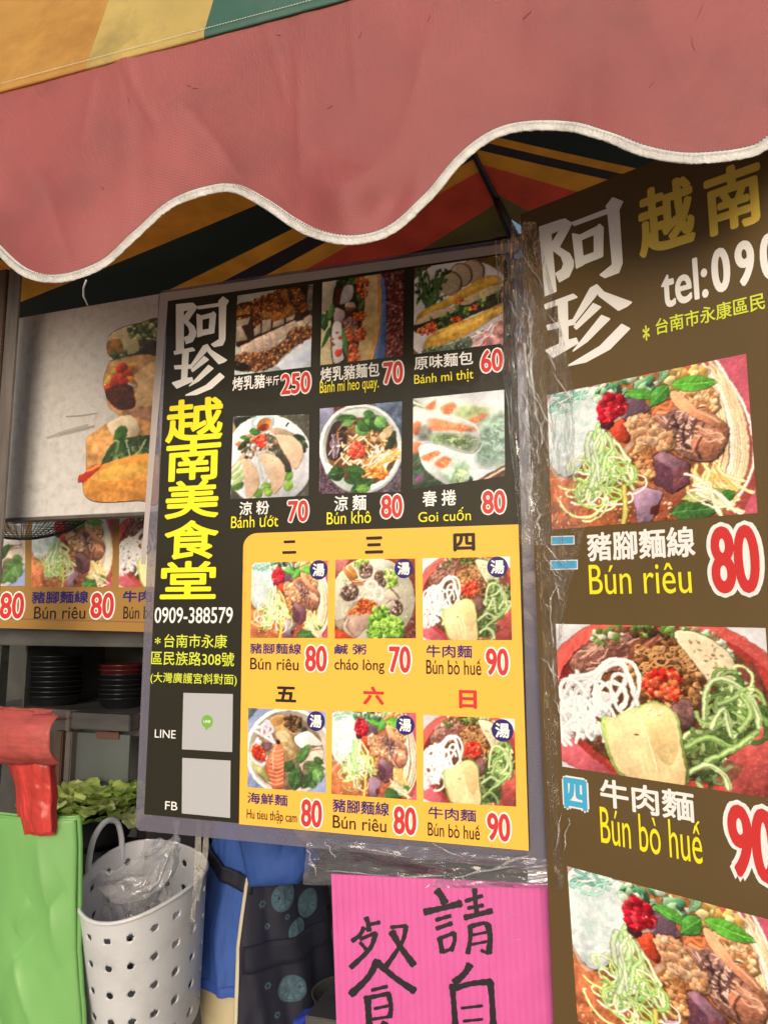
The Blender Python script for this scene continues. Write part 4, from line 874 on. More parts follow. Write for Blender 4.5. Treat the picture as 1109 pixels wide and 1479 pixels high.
for f in scF: bm.faces.new([vs[i] for i in f]).material_index = 1
bm.to_mesh(val.data); bm.free(); val.data.materials.append(mat('scuff', (.235, .064, .064), rough=.7))
# white binding folded over the wavy edge
def binding_pt(x, a):
    p = val_pt(x, 1.0); q = val_pt(x + 3, 1.0); d = Vector((q.x - p.x, q.y - p.y)).normalized(); n = Vector((-d.y, d.x))
    ruff = 1 + .20 * nz(x * .06, 1, a * .4) + .10 * math.sin(x * .38 + 2 * nz(x * .02, 9))
    hw = .0074 * (1 + .10 * nz(x * .02, 4)); cx = -.001
    return Vector((p.x + n.x * (cx + hw * math.cos(a)), p.y + n.y * (cx + hw * math.cos(a)) , p.z + .0010 + .0013 * max(-1, min(1, 1.9 * math.sin(a))) * ruff + .0020 * nz(x * .33, 5) * (1 if math.cos(a) < .3 else .2) + .0009 * nz(x * .10, a * .3, 2) * (1 - math.cos(a))))
BX = np.linspace(-170, 1280, 620)
loft('edge_binding', [[binding_pt(x, 2 * math.pi * k / 14) for k in range(14)] for x in BX], mat('white binding tape', (.56, .55, .54), rough=.55, noise=.14, nscale=30, dirt=(.30, .27, .23), dscale=22, damt=.6, bump=.3, bscale=200), can)
def stitches(name, path, m, parent, n, w):
    V = []; F = []
    L = [0]
    for a, b in zip(path[:-1], path[1:]): L.append(L[-1] + (b - a).length)
    def at(s):
        i = min(max(int(np.searchsorted(L, s)) - 1, 0), len(path) - 2); return path[i].lerp(path[i + 1], (s - L[i]) / max(L[i + 1] - L[i], 1e-9))
    st = L[-1] / n
    for k in range(n):
        a, b = at(k * st), at(k * st + st * .66); d = (b - a).normalized(); q = Vector((-d.y, d.x, 0)) * w; o = len(V); h = Vector((0, 0, w * 1.2)); mid = (a + b) / 2
        V += [a - q, a + q, mid - q + h, mid + q + h, b - q, b + q]; F += [(o, o + 1, o + 3, o + 2), (o + 2, o + 3, o + 5, o + 4)]
    return mesh(name, V, F, m, parent)
path = []
for x in BX[::2]:
    p = val_pt(x, 1.0); q = val_pt(x + 3, 1.0); d = Vector((q.x - p.x, q.y - p.y)).normalized(); path.append(Vector((p.x - d.y * .0030, p.y + d.x * .0030, p.z + .0066)))
stitches('edge_stitching', path, mat('grey thread', (.10, .10, .10), rough=.8), can, 360, .0007)
# roof cloth above the seam, in stripes that run up the slope, its hem folded over the valance top
STR = [(-400, -130, 3), (-130, 128, 0), (128, 297, 1), (297, 640, 2), (640, 900, 3), (900, 1500, 1)]
RM = [mat('stripe orange', (.74, .40, .10), rough=.5, noise=.10, nscale=10, dirt=(.42, .17, .03), dscale=4, damt=.7, trans=.45), mat('stripe yellow', (.74, .55, .18), rough=.5, noise=.10, nscale=10, dirt=(.30, .22, .09), dscale=9, damt=.6, trans=.45), mat('stripe green', (.045, .12, .09), rough=.5, noise=.12, nscale=10, dirt=(.10, .16, .14), dscale=7, damt=.4, trans=.1), mat('stripe red', (.42, .06, .05), rough=.5, trans=.45)]
def stripe_idx(x):
    for a, b, k in STR:
        if a <= x < b: return k
    return 1
SXS = sorted(set([float(x) for x in np.linspace(-380, 1480, 60)] + [float(b) for a, b, k in STR[:-1]]))
def roof_prof(x, j):
    u, v = VP_.uv(x, SEAM(x))
    hem = [(-.0075, .0012), (-.0078, .0034), (-.004, .0042), (.004, .0040), (.006, .0030), (.012, .001), (.06, -.012), (.22, -.055), (.55, -.15), (1.0, -.30)]
    dy, dz = hem[j]; wob = .004 * nz(x * .02, j * .9) * min(j / 4, 1)
    return (u + dy * .02, v + dy + wob, dz)
V = [roof_prof(x, j) for j in range(10) for x in SXS]; n = len(SXS); F = []; mi = []
for j in range(9):
    for i in range(n - 1): F.append((j * n + i, j * n + i + 1, (j + 1) * n + i + 1, (j + 1) * n + i)); mi.append(stripe_idx((SXS[i] + SXS[i + 1]) / 2))
mesh('roof_cloth', V, F, RM, can, True, mi)
sp = [Vector((*VP_.uv(x, SEAM(x) - 5.5), .0046)) for x in np.linspace(-200, 1200, 180)]
stitches('seam_stitching', sp, mat('pale thread', (.55, .52, .45), rough=.8), can, 330, .0006)
# underside seen through the scallops: two sloping faces meeting on a hip, with bands that turn at the hip
inv = can.matrix_world.inverted()
def dep(px, py, y): return EYE + ray(px, py) * y
C0, A0 = dep(742, 338, 1.80), dep(648, 150, 1.42)
L0, R0 = dep(100, 470, 2.3), dep(1060, 330, 1.95)
def plane3(a, b, c):
    n = (b - a).cross(c - a).normalized()
    return lambda px, py: inv @ (EYE + ray(px, py) * ((a - EYE).dot(n) / ray(px, py).dot(n)))
PLf, PRf = plane3(C0, A0, L0), plane3(C0, A0, R0)
HIP = lambda y: 742 - (338 - y) * .50
UM = [mat('underside orange', (.88, .33, .03), rough=.6, noise=.2, nscale=12, trans=.55), mat('underside dark green', (.018, .03, .022), rough=.6, trans=.1), mat('underside dusky purple', (.045, .025, .030), rough=.6, trans=.1), mat('underside red', (.78, .08, .035), rough=.6, noise=.2, nscale=12, trans=.55), mat('underside olive', (.22, .15, .04), rough=.6, noise=.15, nscale=12, trans=.3)]
# left face: lower ends of the band borders (at x = 40) against their height where they reach the hip
lefts = [(-160, 300, 90), (-160, 435, 128), (-160, 512, 172), (-160, 612, 203), (-160, 651, 216), (-160, 690, 228), (-160, 718, 245), (-160, 826, 292), (-160, 930, 360)]
kinds = [1, 0, 1, 0, 2, 0, 3, 4]
V = []; F = []; mi = []
for k in range(8):
    (xa, ya, ha), (xb, yb, hb) = lefts[k], lefts[k + 1]
    o = len(V)
    for t in np.linspace(0 if k < 4 else .5, 1, 12):
        sag = 5 * math.sin(math.pi * t)
        V.append(PLf(xa + (HIP(ha) - xa) * t, ya + (ha - ya) * t + sag)); V.append(PLf(xb + (HIP(hb) - xb) * t, yb + (hb - yb) * t + sag))
    for i in range(11): F.append((o + 2 * i, o + 2 * i + 1, o + 2 * i + 3, o + 2 * i + 2)); mi.append(kinds[k])
rights = [(1250, 250, 60), (1250, 262, 128), (1250, 290, 178), (1250, 318, 199), (1250, 330, 214), (1250, 380, 236), (1250, 560, 276), (1250, 640, 310)]
rk = [1, 1, 0, 2, 0, 3, 4]
rights[2] = (1250, 305, 186)
for k in range(7):
    (xa, ya, ha), (xb, yb, hb) = rights[k], rights[k + 1]; o = len(V)
    for t in np.linspace(0, 1, 12):
        sag = 6 * math.sin(math.pi * t)
        V.append(PRf(HIP(ha) + (xa - HIP(ha)) * t, ha + (ya - ha) * t + sag)); V.append(PRf(HIP(hb) + (xb - HIP(hb)) * t, hb + (yb - hb) * t + sag))
    for i in range(11): F.append((o + 2 * i, o + 2 * i + 2, o + 2 * i + 3, o + 2 * i + 1)); mi.append(rk[k])
mesh('striped_underside', V, F, UM, can, True, mi)
M_dark = mat('black painted steel', (.012, .012, .016), rough=.4, noise=.3, nscale=30)
tube('hip_rafter', [inv @ dep(HIP(y) + 1, y + 2, 1.80 - (338 - y) / 188 * .38 - .012) for y in (120, 180, 240, 300, 345)], [.008, .008, .0085, .010, .013], M_dark, can, 10, .8)
tube('strut', [inv @ dep(716, 288, 1.67), inv @ dep(735, 335, 1.70), inv @ dep(742, 368, 1.72)], .0075, M_dark, can, 8)
bm = bmesh.new(); box(bm, (0, 0, 0), (.07, .02, .03), Matrix.Translation(inv @ dep(738, 350, 1.74))); frombm('corner_bracket', bm, M_dark, can)
tube('eave_rail', [inv @ dep(25, 462, 2.5), inv @ dep(400, 400, 2.1), inv @ dep(745, 346, 1.76)], .010, M_dark, can, 8)
tube('tie_loop', [inv @ dep(125, 405, .915), inv @ dep(121, 416, .93), inv @ dep(121, 428, .94), inv @ dep(127, 441, .95)], .0011, mat('tie string', (.55, .53, .5), rough=.6), can, 6)

# ------------------------------------------------------------------ left menu sheet, laminated
MP = front(1.25, 490, 800)
menu = empty('menu_sheet', MP.M, 'large laminated menu with black and yellow halves and twelve priced dish pictures', 'menu')
S = Sign(MP, menu)
Zp = (0, 0, 1)
ZA, ZB, ZC, ZD, ZE, ZF = (320, 340, 2.5205), (320, 560, 2.5205), (340, 760, 2.579), (330, 980, 2.4644), (190, 420, 3.081), (190, 840, 3.894)
x0, y0 = MP.uv(197, 1196); x1, y1 = MP.uv(786, 1250)
mu0 = MP.uv(232, 428)[0]; top = MP.uv(490, 390)[1] + .004
LM = rounded(MP.uv(196, 1190)[0], MP.uv(490, 1226)[1] - .003, MP.uv(781, 900)[0], top + .008, .012)
slab('lamination', LM, -.0012, -.0004, M_lam, menu)
W = [MP.uv(233, 428), MP.uv(205, 810), MP.uv(212, 812), MP.uv(243, 436), MP.uv(741, 364), MP.uv(748, 353)]
pl_ = [MP.uv(241.5, 429), MP.uv(211, 815), MP.uv(204.5, 815), MP.uv(232, 424), MP.uv(748, 349.5), MP.uv(749, 362)]
flat('white_margin', [pl_[3], pl_[2], pl_[1], MP.uv(243, 437), MP.uv(741.5, 365), pl_[5], pl_[4]], .0006, mat('white paper edge', (.40, .36, .35), rough=.5, coat=.4, dirt=(.4, .36, .34), dscale=14), menu)
b0 = MP.uv(209, 1176); b1 = MP.uv(765, 1228); t0 = MP.uv(243, 435); t1 = MP.uv(742, 364)
flat('print_sheet', [b0, b1, t1, t0], .0010, M_brown, menu)
# yellow half with one rounded corner
ya = MP.uv(346, 1190); yb = MP.uv(763.5, 1228.5); yc = MP.uv(748.5, 757.5); yd = MP.uv(352, 790)
yt = MP.uv(372, 770); ring = [ya, yb, yc, yt]
for t in np.linspace(0, 1, 8)[1:]:
    a = math.pi / 2 * t; ring.append((yd[0] + (yt[0] - yd[0]) * (1 - math.sin(a)), yd[1] + (yt[1] - yd[1]) * math.cos(a)))
flat('yellow_panel', ring, .0013, M_yel, menu)
def uvq(q, Z):
    return S.quad(q, Z)
for fn, w, h, q, Z in [
    (pic_roast_pork, 112, 114, [(75, 235), (1003, 95), (975, 1110), (38, 1215)], (335, 400, 8.531)),
    (pic_pork_baguette, 118, 120, [(90, 225), (1020, 88), (1005, 1065), (65, 1172)], (455, 380, 7.921)),
    (pic_ham_baguette, 130, 130, [(65, 208), (1015, 65), (1010, 1010), (55, 1125)], (590, 360, 7.393)),
    (pic_rice_sheet, 112, 116, [(110, 100), (1045, 75), (1035, 1075), (75, 1120)], (325, 590, 8.531)),
    (pic_dry_noodle, 120, 124, [(62, 128), (1035, 40), (1020, 1110), (55, 1140)], (455, 575, 8.215)),
    (pic_spring_roll, 132, 120, [(52, 125), (1055, 25), (1065, 980), (50, 1120)], (590, 560, 7.648)),
    (pic_noodle_soup, 112, 110, [(64, 137), (345, 128), (345, 416), (57, 416)], ZC),
    (pic_congee, 120, 114, [(82, 68), (1025, 55), (1035, 1000), (72, 1005)], (475, 800, 8.215)),
    (pic_beef_soup, 126, 118, [(697, 120), (1022, 113), (1030, 424), (700, 424)], ZC),
    (pic_seafood_noodle, 116, 118, [(78, 105), (1035, 150), (1035, 1150), (72, 1080)], (350, 1010, 8.531)),
    (pic_noodle_soup, 120, 118, [(371, 115), (668, 122), (670, 432), (368, 410)], ZD),
    (pic_beef_soup, 130, 124, [(694, 129), (1018, 143), (1024, 455), (695, 437)], ZD)]:
    S.picture(fn(w, h), uvq(q, Z), M_pic, .0018)
B = S.box
for body, tl, br, Z, m, bold in [
    ('烤乳豬', (43, 520), (160, 553), ZA, M_white, .016), ('半斤', (163, 517), (212, 543), ZA, M_white, .012), ('烤乳豬麵包', (362, 486), (576, 511), ZA, M_white, .016), ('原味麵包', (702, 446), (916, 468), ZA, M_white, .016),
    ('Bánh mì heo quay.', (360, 537), (573, 566), ZA, M_lemon, 0), ('Bánh mì thịt', (702, 509), (917, 529), ZA, M_lemon, 0),
    ('涼 粉', (68, 419), (175, 458), ZB, M_white, .016), ('涼 麵', (412, 398), (528, 443), ZB, M_white, .016), ('春 捲', (732, 380), (855, 425), ZB, M_white, .016),
    ('Bánh ưót', (38, 472), (208, 503), ZB, M_lemon, 0), ('Bún khô', (385, 457), (545, 490), ZB, M_lemon, 0), ('Goi cuốn', (717, 445), (908, 480), ZB, M_lemon, 0),
    ('豬腳麵線', (57, 437), (247, 475), ZC, M_navy, .018), ('鹹 粥', (371, 440), (488, 476), ZC, M_navy, .018), ('牛肉麵', (711, 444), (882, 488), ZC, M_navy, .018),
    ('Bún riêu', (58, 492), (237, 535), ZC, M_black, .006), ('cháo lòng', (371, 496), (556, 548), ZC, M_black, .006), ('Bún bò huê', (711, 500), (916, 552), ZC, M_black, .006),
    ('海鮮麵', (70, 405), (212, 452), ZD, M_navy, .018), ('豬腳麵線', (372, 428), (573, 487), ZD, M_navy, .018), ('牛肉麵', (711, 456), (882, 508), ZD, M_navy, .018),
    ('Hu tieu thập cam', (68, 462), (245, 520), ZD, M_black, .004), ('Bún riêu', (373, 487), (563, 545), ZD, M_black, .006), ('Bún bò huê', (710, 513), (895, 572), ZD, M_black, .006)]:
    acc = ((.957, .98, .99, 1.10, .05),) if body.endswith('huê') else ((.868, .66, .905, .80, .07),) if 'ưót' in body else ()
    S.text('dish_name', body, B(tl, br, Z), m, .0021, bold, None, acc)
for body, tl, br, Z in [('250', (216, 503), (330, 577), ZA), ('70', (585, 460), (667, 542), ZA), ('60', (938, 416), (1030, 499), ZA), ('70', (240, 408), (322, 492), ZB), ('80', (577, 388), (665, 478), ZB), ('80', (943, 372), (1040, 462), ZB),
                        ('80', (258, 438), (348, 548), ZC), ('70', (568, 440), (660, 553), ZC), ('90', (926, 448), (1025, 563), ZC), ('80', (256, 420), (340, 538), ZD), ('80', (583, 445), (676, 565), ZD), ('90', (914, 468), (1010, 588), ZD)]:
    S.price(body, B(tl, br, Z), M_red, M_white, .0024)
for body, tl, br, Z, m in [('二', (224, 557), (274, 604), ZB, M_black), ('三', (523, 543), (590, 603), ZB, M_black), ('四', (843, 531), (924, 594), ZB, M_black), ('五', (170, 27), (243, 85), ZD, M_black), ('六', (480, 27), (555, 95), ZD, M_red), ('日', (820, 40), (885, 108), ZD, M_red)]:
    S.text('day_mark', body, B(tl, br, Z), m, .0021, .045)
for cx, cy, r, Z in [(312, 163, 34, ZC), (628, 158, 35, ZC), (976, 152, 39, ZC), (313, 151, 32, ZD), (630, 165, 33, ZD), (975, 184, 39, ZD)]:
    c = MP.uv(Z[0] + cx / Z[2], Z[1] + cy / Z[2]); e = MP.uv(Z[0] + (cx + r) / Z[2], Z[1] + cy / Z[2]); rr = math.hypot(e[0] - c[0], e[1] - c[1])
    bd = flat('badge', [(c[0] + rr * math.cos(k * math.pi / 16), c[1] + rr * math.sin(k * math.pi / 16)) for k in range(32)], .0024, M_navy, menu)
    S.text('lettering', '湯', (c[0] - rr * .66, c[1] - rr * .66, c[0] + rr * .66, c[1] + rr * .66), M_white, .0027, .03, bd)
for ch, tl, br in [('越', (160, 492), (408, 662)), ('南', (160, 674), (398, 838)), ('美', (156, 850), (390, 1008)), ('食', (153, 1026), (388, 1192)), ('堂', (136, 1206), (377, 1371))]:
    S.text('shop_name', ch, B(tl, br, ZE), M_lemon, .0021, .027)
S.text('phone_number', '0909-388579', B((137, 145), (572, 235), ZF), M_white, .0021, .012)
S.text('address', '*', B((137, 313), (168, 352), ZF), M_lime, .0021, .02)
S.text('address', '台南市永康', B((190, 295), (540, 375), ZF), M_lime, .0021, .008)
S.text('address', '區民族路308號', B((118, 390), (580, 478), ZF), M_lime, .0021, .008)
S.text('address', '(大灣廣護宮斜對面)', B((113, 508), (595, 590), ZF), M_lime, .0021, .006)
S.text('contact_mark', 'LINE', B((137, 830), (252, 882), ZF), M_white, .0021)
S.text('contact_mark', 'FB', B((195, 1233), (262, 1286), ZF), M_white, .0021)
M_patch = mat('plain white patch', (.42, .43, .46), rough=.5, coat=.4)
for q in ([(296, 625), (574, 632), (570, 958), (288, 942)], [(290, 990), (561, 1006), (558, 1328), (287, 1302)]):
    flat('blank_patch', S.quad(q, ZF)[::-1], .0020, M_patch, menu)
c = MP.uv(190 + 430 / 3.894, 840 + 786 / 3.894); rr = MP.uv(190 + 462 / 3.894, 840 + 786 / 3.894)[0] - c[0]
bub = flat('chat_bubble', [(c[0] + rr * math.cos(a), c[1] + rr * math.sin(a)) for a in [R(t) for t in range(-75, 256, 12)]] + [(c[0] - rr * .1, c[1] - rr * 1.35)], .0023, mat('printed green', (.17, .40, .06), **ink), menu)
S.text('lettering', 'LINE', (c[0] - rr * .6, c[1] - rr * .2, c[0] + rr * .6, c[1] + rr * .22), M_white, .0026, .03, bub)

# ------------------------------------------------------------------ big brown board on the right, turned towards the street
U_b = None
nb = Vector((1, 0, 0)) * -.65920 - UPV * -.06762 + FWD * -.74892
hdir = (Vector((1, 0, 0)) * (-686.9 - W0 / 2) - UPV * (879.75 - H0 / 2) + FWD * FPX).normalized()
p0 = MP.hit(786, 900); p0 = EYE + (p0 - EYE) * .975
BP = Plane(p0, -hdir, nb)
board = empty('menu_board', BP.M, 'big brown shop board on the right with gold characters and three noodle soup pictures', 'sign board')
T = Sign(BP, board)
K7, K8, KG, KH = (730, 220, 2.926), (730, 500, 2.926), (730, 860, 2.926), (730, 1200, 2.926)
ul, vt = BP.uv(757, 318); ub_, vb = BP.uv(840, 1700)
ul = BP.uv(775, 900)[0]; q1_, q2_ = T.box((550, 172), (806, 380), K7), T.box((832, 98), (1092, 290), K7); ur = q2_[2] + 3 * (q2_[0] - q1_[0]) + .03; vt = BP.uv(764, 304)[1]; vb = BP.uv(840, 1640)[1]
slab('panel', [(ul, vb), (ur, vb), (ur, vt), (ul, vt)], -.010, 0, M_board, board, .0012)
pq = [BP.uv(790, 571), BP.uv(1077, 511), BP.uv(1093.5, 741), BP.uv(797, 765)]
im1 = pic_noodle_soup(290, 250); im2 = pic_beef_soup(300, 250)
T.picture(im1, pq, M_pic, .0006)
a, b, c_, d_ = BP.uv(802, 901), BP.uv(1105, 907), BP.uv(1122, 1154.5), BP.uv(812, 1107)
T.picture(im2, [a, b, c_, d_], M_pic, .0006)
a = BP.uv(819, 1251); wd3 = pq[1][0] - pq[0][0]; b = BP.uv(1109, 1328); k = (b[1] - a[1]) / (b[0] - a[0]); hh = pq[0][1] - pq[3][1]
T.picture(im1, [a, (a[0] + wd3, a[1] + wd3 * k), (a[0] + wd3 + .004, a[1] + wd3 * k - hh), (a[0] + .006, a[1] - hh)], M_pic, .0006)
# the two brush-serif characters, drawn as outlines
ACH = [[(143, 317), (188, 308), (213, 588), (168, 606)], [(143, 317), (232, 287), (250, 283), (279, 301), (268, 325), (225, 330), (186, 347)], [(279, 301), (268, 325), (226, 402), (270, 430), (286, 460), (286, 485), (268, 525), (228, 548), (212, 512), (238, 495), (246, 470), (235, 440), (190, 405), (192, 390), (232, 325)],
       [(280, 298), (425, 243), (432, 258), (290, 310)], [(425, 228), (452, 193), (494, 210), (478, 245), (492, 470), (478, 508), (420, 530), (400, 518), (452, 475), (432, 245)],
       [(283, 345), (318, 352), (330, 475), (300, 490)], [(300, 358), (392, 312), (402, 335), (312, 374)], [(375, 330), (395, 305), (412, 318), (410, 440), (376, 455)], [(320, 444), (410, 412), (410, 440), (322, 476)]]
ZHEN = [[(165, 645), (285, 600), (302, 613), (170, 662)], [(222, 630), (260, 620), (264, 805), (230, 830)], [(175, 732), (285, 708), (294, 726), (180, 750)], [(170, 838), (255, 798), (298, 786), (306, 806), (203, 866)],
        [(358, 575), (385, 560), (402, 580), (290, 722), (282, 714)], [(385, 560), (415, 592), (532, 635), (514, 650), (478, 668), (395, 606)], [(370, 640), (402, 655), (300, 748), (290, 738)], [(400, 690), (438, 706), (345, 795), (280, 842)], [(490, 728), (524, 746), (440, 832), (340, 886), (264, 902), (400, 820)], [(425, 700), (464, 704), (352, 812), (282, 850)]]
def glyph_poly(name, polys, conv, z, m, parent, bold=.0012):
    V = []; F = []
    for i, P in enumerate(polys):
        if len(P) == 2: continue
        C2 = [conv(x, y) for x, y in P]
        for k, (dx, dy) in enumerate(shift_ring(bold)):
            o = len(V); V += [(x + dx, y + dy, z + (i * 13 + k) * 3e-6) for x, y in C2]; F.append(tuple(range(o, o + len(P))))
    me_o = mesh(name, V, F, m, parent); return me_o
ZHEN = ZHEN[:7] + [[(405, 690), (440, 705), (345, 800), (284, 842)]] + [ZHEN[8]]
for P in (ACH, ZHEN):
    glyph_poly('shop_name', P, lambda x, y: BP.uv(730 + x / 2.926, 220 + y / 2.926), .0006, M_white, board)
def remap(P, tl, br):
    pts = [BP.uv(730 + x / 2.926, 220 + y / 2.926) for q in P for x, y in q]; xs = [p[0] for p in pts]; ys = [p[1] for p in pts]
    bx = (min(xs), min(ys), max(xs), max(ys)); A = MP.uv(*tl); Bq = MP.uv(*br)
    def conv(x, y):
        u, v = BP.uv(730 + x / 2.926, 220 + y / 2.926); return (A[0] + (u - bx[0]) / (bx[2] - bx[0]) * (Bq[0] - A[0]), Bq[1] + (v - bx[1]) / (bx[3] - bx[1]) * (A[1] - Bq[1]))
    return conv
glyph_poly('shop_name', ACH, remap(ACH, (256, 439), (329, 499)), .0021, M_white, menu, .0012)
glyph_poly('shop_name', ZHEN, remap(ZHEN, (252, 504), (327, 566)), .0021, M_white, menu)
b = T.box((550, 172), (806, 380), K7); b2 = T.box((832, 98), (1092, 290), K7)
T.text('shop_name', '越', b, M_gold, .0006, .028); T.text('shop_name', '南', b2, M_gold, .0006, .028)
st = b2[0] - b[0]
for i, ch in enumerate('美食堂'):
    T.text('shop_name', ch, (b2[0] + st * (i + 1), b2[1], b2[2] + st * (i + 1), b2[3]), M_gold, .0006, .028)
T.text('phone_number', 'tel:', T.box((652, 490), (858, 612), K7), M_white, .0006, .02)
c = T.box((875, 412), (940, 585), K7); e = T.box((975, 380), (1040, 558), K7); pt = e[0] - c[0]
for i, ch in enumerate('0909-388579'):
    if ch == '-':
        flat('phone_number', [(c[0] + pt * i + .006, (c[1] + c[3]) / 2 - .002), (c[2] + pt * i - .006, (c[1] + c[3]) / 2 - .002), (c[2] + pt * i - .006, (c[1] + c[3]) / 2 + .003), (c[0] + pt * i + .006, (c[1] + c[3]) / 2 + .003)], .0006, M_white, board)
    elif c[0] + pt * i < ur - .05: T.text('phone_number', ch, (c[0] + pt * i - .004, c[1], c[2] + pt * i + .0045, c[3]), M_white, .0006, .034)
c = T.box((632, 706), (1097, 662), K7)
T.text('address', '*', T.box((577, 735), (610, 793), K7), M_lime, .0006, .02)
T.text('address', '台南市永康區民', c, M_lime, .0006, .012)
T.text('address', '族路308號', (c[2] + .008, c[1], c[2] + (c[2] - c[0]) * .72, c[3]), M_lime, .0006, .012)
def day(body, bx, z):
    o = T.text('day_mark', body, (bx[0] + .0025, bx[1] + .0025, bx[2] - .0025, bx[3] - .0025), M_cyan, z + 6e-4, .05); T.text('outline', body, bx, M_white, z, .12, o)
for x_, y_, x2_, y2_ in ((192, 803, 291, 841), (189, 905, 305, 946)):
    q = S_ = [BP.uv(730 + x / 2.926, 500 + y / 2.926) for x, y in ((x_, y2_), (x2_, y2_ - 3), (x2_, y_ - 3), (x_, y_))]
    o = flat('day_mark', [(q[0][0] + .0015, q[0][1] + .0015), (q[1][0] - .0015, q[1][1] + .0015), (q[2][0] - .0015, q[2][1] - .0015), (q[3][0] + .0015, q[3][1] - .0015)], .0009, M_cyan, board); flat('outline', q, .0006, M_white, o)
day('四', T.box((237, 757), (355, 923), KG), .0006)
T.text('dish_name', '豬腳麵線', T.box((342, 797), (803, 882), K8), M_white, .0006, .024)
T.text('dish_name', 'Bún riêu', T.box((350, 932), (787, 1036), K8), M_lemon, .0006, .0)
T.price('80', T.box((838, 748), (1105, 1062), K8), M_red, M_white, .0006)
T.text('dish_name', '牛肉麵', T.box((397, 777), (800, 955), KG), M_white, .0006, .024)
T.text('dish_name', 'Bún bò huê', T.box((397, 900), (833, 1128), KG), M_lemon, .0006, .0, None, ((.957, .97, .985, 1.08, .05),))
T.price('90', T.box((910, 852), (1185, 1255), KG), M_red, M_white, .0006)

# ------------------------------------------------------------------ posts
def post(name, px0, px1, y, d, top_y, m, label, w_d=.05):
    pl = front(d); a = pl.hit(px0, y); b = pl.hit(px1, y); tz = pl.hit(px0, top_y).z
    o = empty(name, Matrix.Translation(((a.x + b.x) / 2, (a.y + b.y) / 2, 0)), label, 'post')
    return o, (b - a).length, tz
M_rust = mat('rusty wood brown', (.10, .060, .038), rough=.7, noise=.35, nscale=8, nstretch=(6, 6, .8), bump=.3, bscale=60)
M_galv = mat('dull zinc', (.15, .13, .115), rough=.5, metal=.3, noise=.3, nscale=14, nstretch=(4, 4, .6), dirt=(.10, .07, .05), dscale=7)
Mf = Matrix(((FU.x, -FN.x, 0), (FU.y, -FN.y, 0), (0, 0, 1))).to_4x4()
o, w, tz = post('stall_post', -20, 25, 440, 1.5, 200, M_rust, 'brown and grey upright post at the left edge beside the sandwich panel')
def obox(name, c, s, m, parent, bevel=.002):
    bm = bmesh.new(); box(bm, c, s, Mf)
    if bevel: bmesh.ops.bevel(bm, geom=list(bm.edges), offset=bevel, segments=2, affect='EDGES')
    return frombm(name, bm, m, parent)
obox('upright', (-w * .22, .03, 1.35), (w * .56, .05, 2.7), M_rust, o); obox('angle_flange', (w * .28, .012, 1.35), (w * .40, .006, 2.7), M_galv, o)
o, w, tz = post('stall_post', 752, 806, 900, 1.285, 330, M_galv, 'grey steel corner post between the menu sheet and the brown board')
obox('upright', (0, .028, 1.12), (w, .05, 2.24), mat('grey steel', (.42, .42, .44), rough=.45, metal=.2, noise=.2, nscale=10, nstretch=(4, 4, .7)), o)
obox('base_plate', (0, .028, .006), (w * 2, .12, .012), M_galv, o)

# ------------------------------------------------------------------ sandwich panel at the upper left
SP = front(1.62, 120, 600)
pan = empty('cart_panel', SP.M, 'dusty grey metal panel with an old cut baguette sticker, left of the menu', 'panel')
M_panel = mat('dusty painted metal', (.58, .57, .56), rough=.55, noise=.08, nscale=40, dirt=(.30, .27, .24), dscale=34, damt=.5, bump=.1, bscale=120)
q = [SP.uv(8, 749), SP.uv(300, 735), SP.uv(300, 412), SP.uv(22, 460)]
slab('panel', [q[0], q[1], (q[1][0], q[2][1]), (q[3][0], q[3][1] - .002), ][:2] + [q[2], q[3]], -.035, 0, M_panel, pan, .002)
slab('lower_lip', [(q[0][0], q[0][1] - .009), (q[1][0], q[1][1] - .009), (q[1][0], q[1][1] - .0005), (q[0][0], q[0][1] - .0005)], -.035, .003, mat('dark edge strip', (.09, .08, .075), rough=.6, noise=.3, nscale=20), pan, .001)
KP = (0, 400, 3.169)
SO = [(500, 275), (560, 235), (640, 215), (730, 203), (730, 380), (728, 640), (728, 1015), (640, 1022), (480, 1030), (415, 1018), (385, 985), (380, 940), (360, 938), (366, 905), (395, 885), (398, 745), (425, 715), (500, 665), (545, 635), (500, 600), (486, 540), (474, 475), (500, 395), (520, 380), (492, 345)]
ol = [SP.uv(KP[0] + x / KP[2], KP[1] + y / KP[2]) for x, y in spline(SO, 6)]
img = pic_old_sandwich(118, 264); st = [SP.uv(KP[0] + x / KP[2], KP[1] + y / KP[2]) for x, y in ((355, 200), (730, 200), (730, 1040), (355, 1040))]
# the sticker: only the cells of the print grid inside the cut outline
class Cut(Sign): pass
K = Cut(SP, pan); sto = K.picture(img, st, M_dullpic, .0012, 'sandwich_sticker')
bm = bmesh.new(); bm.from_mesh(sto.data); OLx = np.array(ol)
def inside(x, y):
    xa, ya = OLx[:, 0], OLx[:, 1]; xb, yb = np.roll(xa, -1), np.roll(ya, -1); c = (ya > y) != (yb > y)
    return (np.sum(c & (x < xa + (y - ya) * (xb - xa) / np.where(yb == ya, 1e-9, yb - ya))) % 2) == 1
bmesh.ops.delete(bm, geom=[f for f in bm.faces if not inside(*f.calc_center_median()[:2])], context='FACES'); bm.to_mesh(sto.data); bm.free()
c0 = np.array(ol).mean(0)
flat('sticker_edge', [tuple(c0 + (np.array(p) - c0) * 1.012) for p in ol][::-1], .0006, mat('sticker edge brown', (.10, .06, .045), rough=.6), pan)
flat('scratch', [SP.uv(*p) for p in ((85, 626), (120, 618), (137, 614), (138, 617), (118, 622), (88, 629))], .0008, mat('scratch', (.34, .31, .29), rough=.8), pan)
flat('scratch', [SP.uv(*p) for p in ((66, 632), (92, 622), (128, 612), (130, 620), (96, 628), (70, 634))], .0007, mat('scratch grey', (.38, .37, .36), rough=.8), pan)
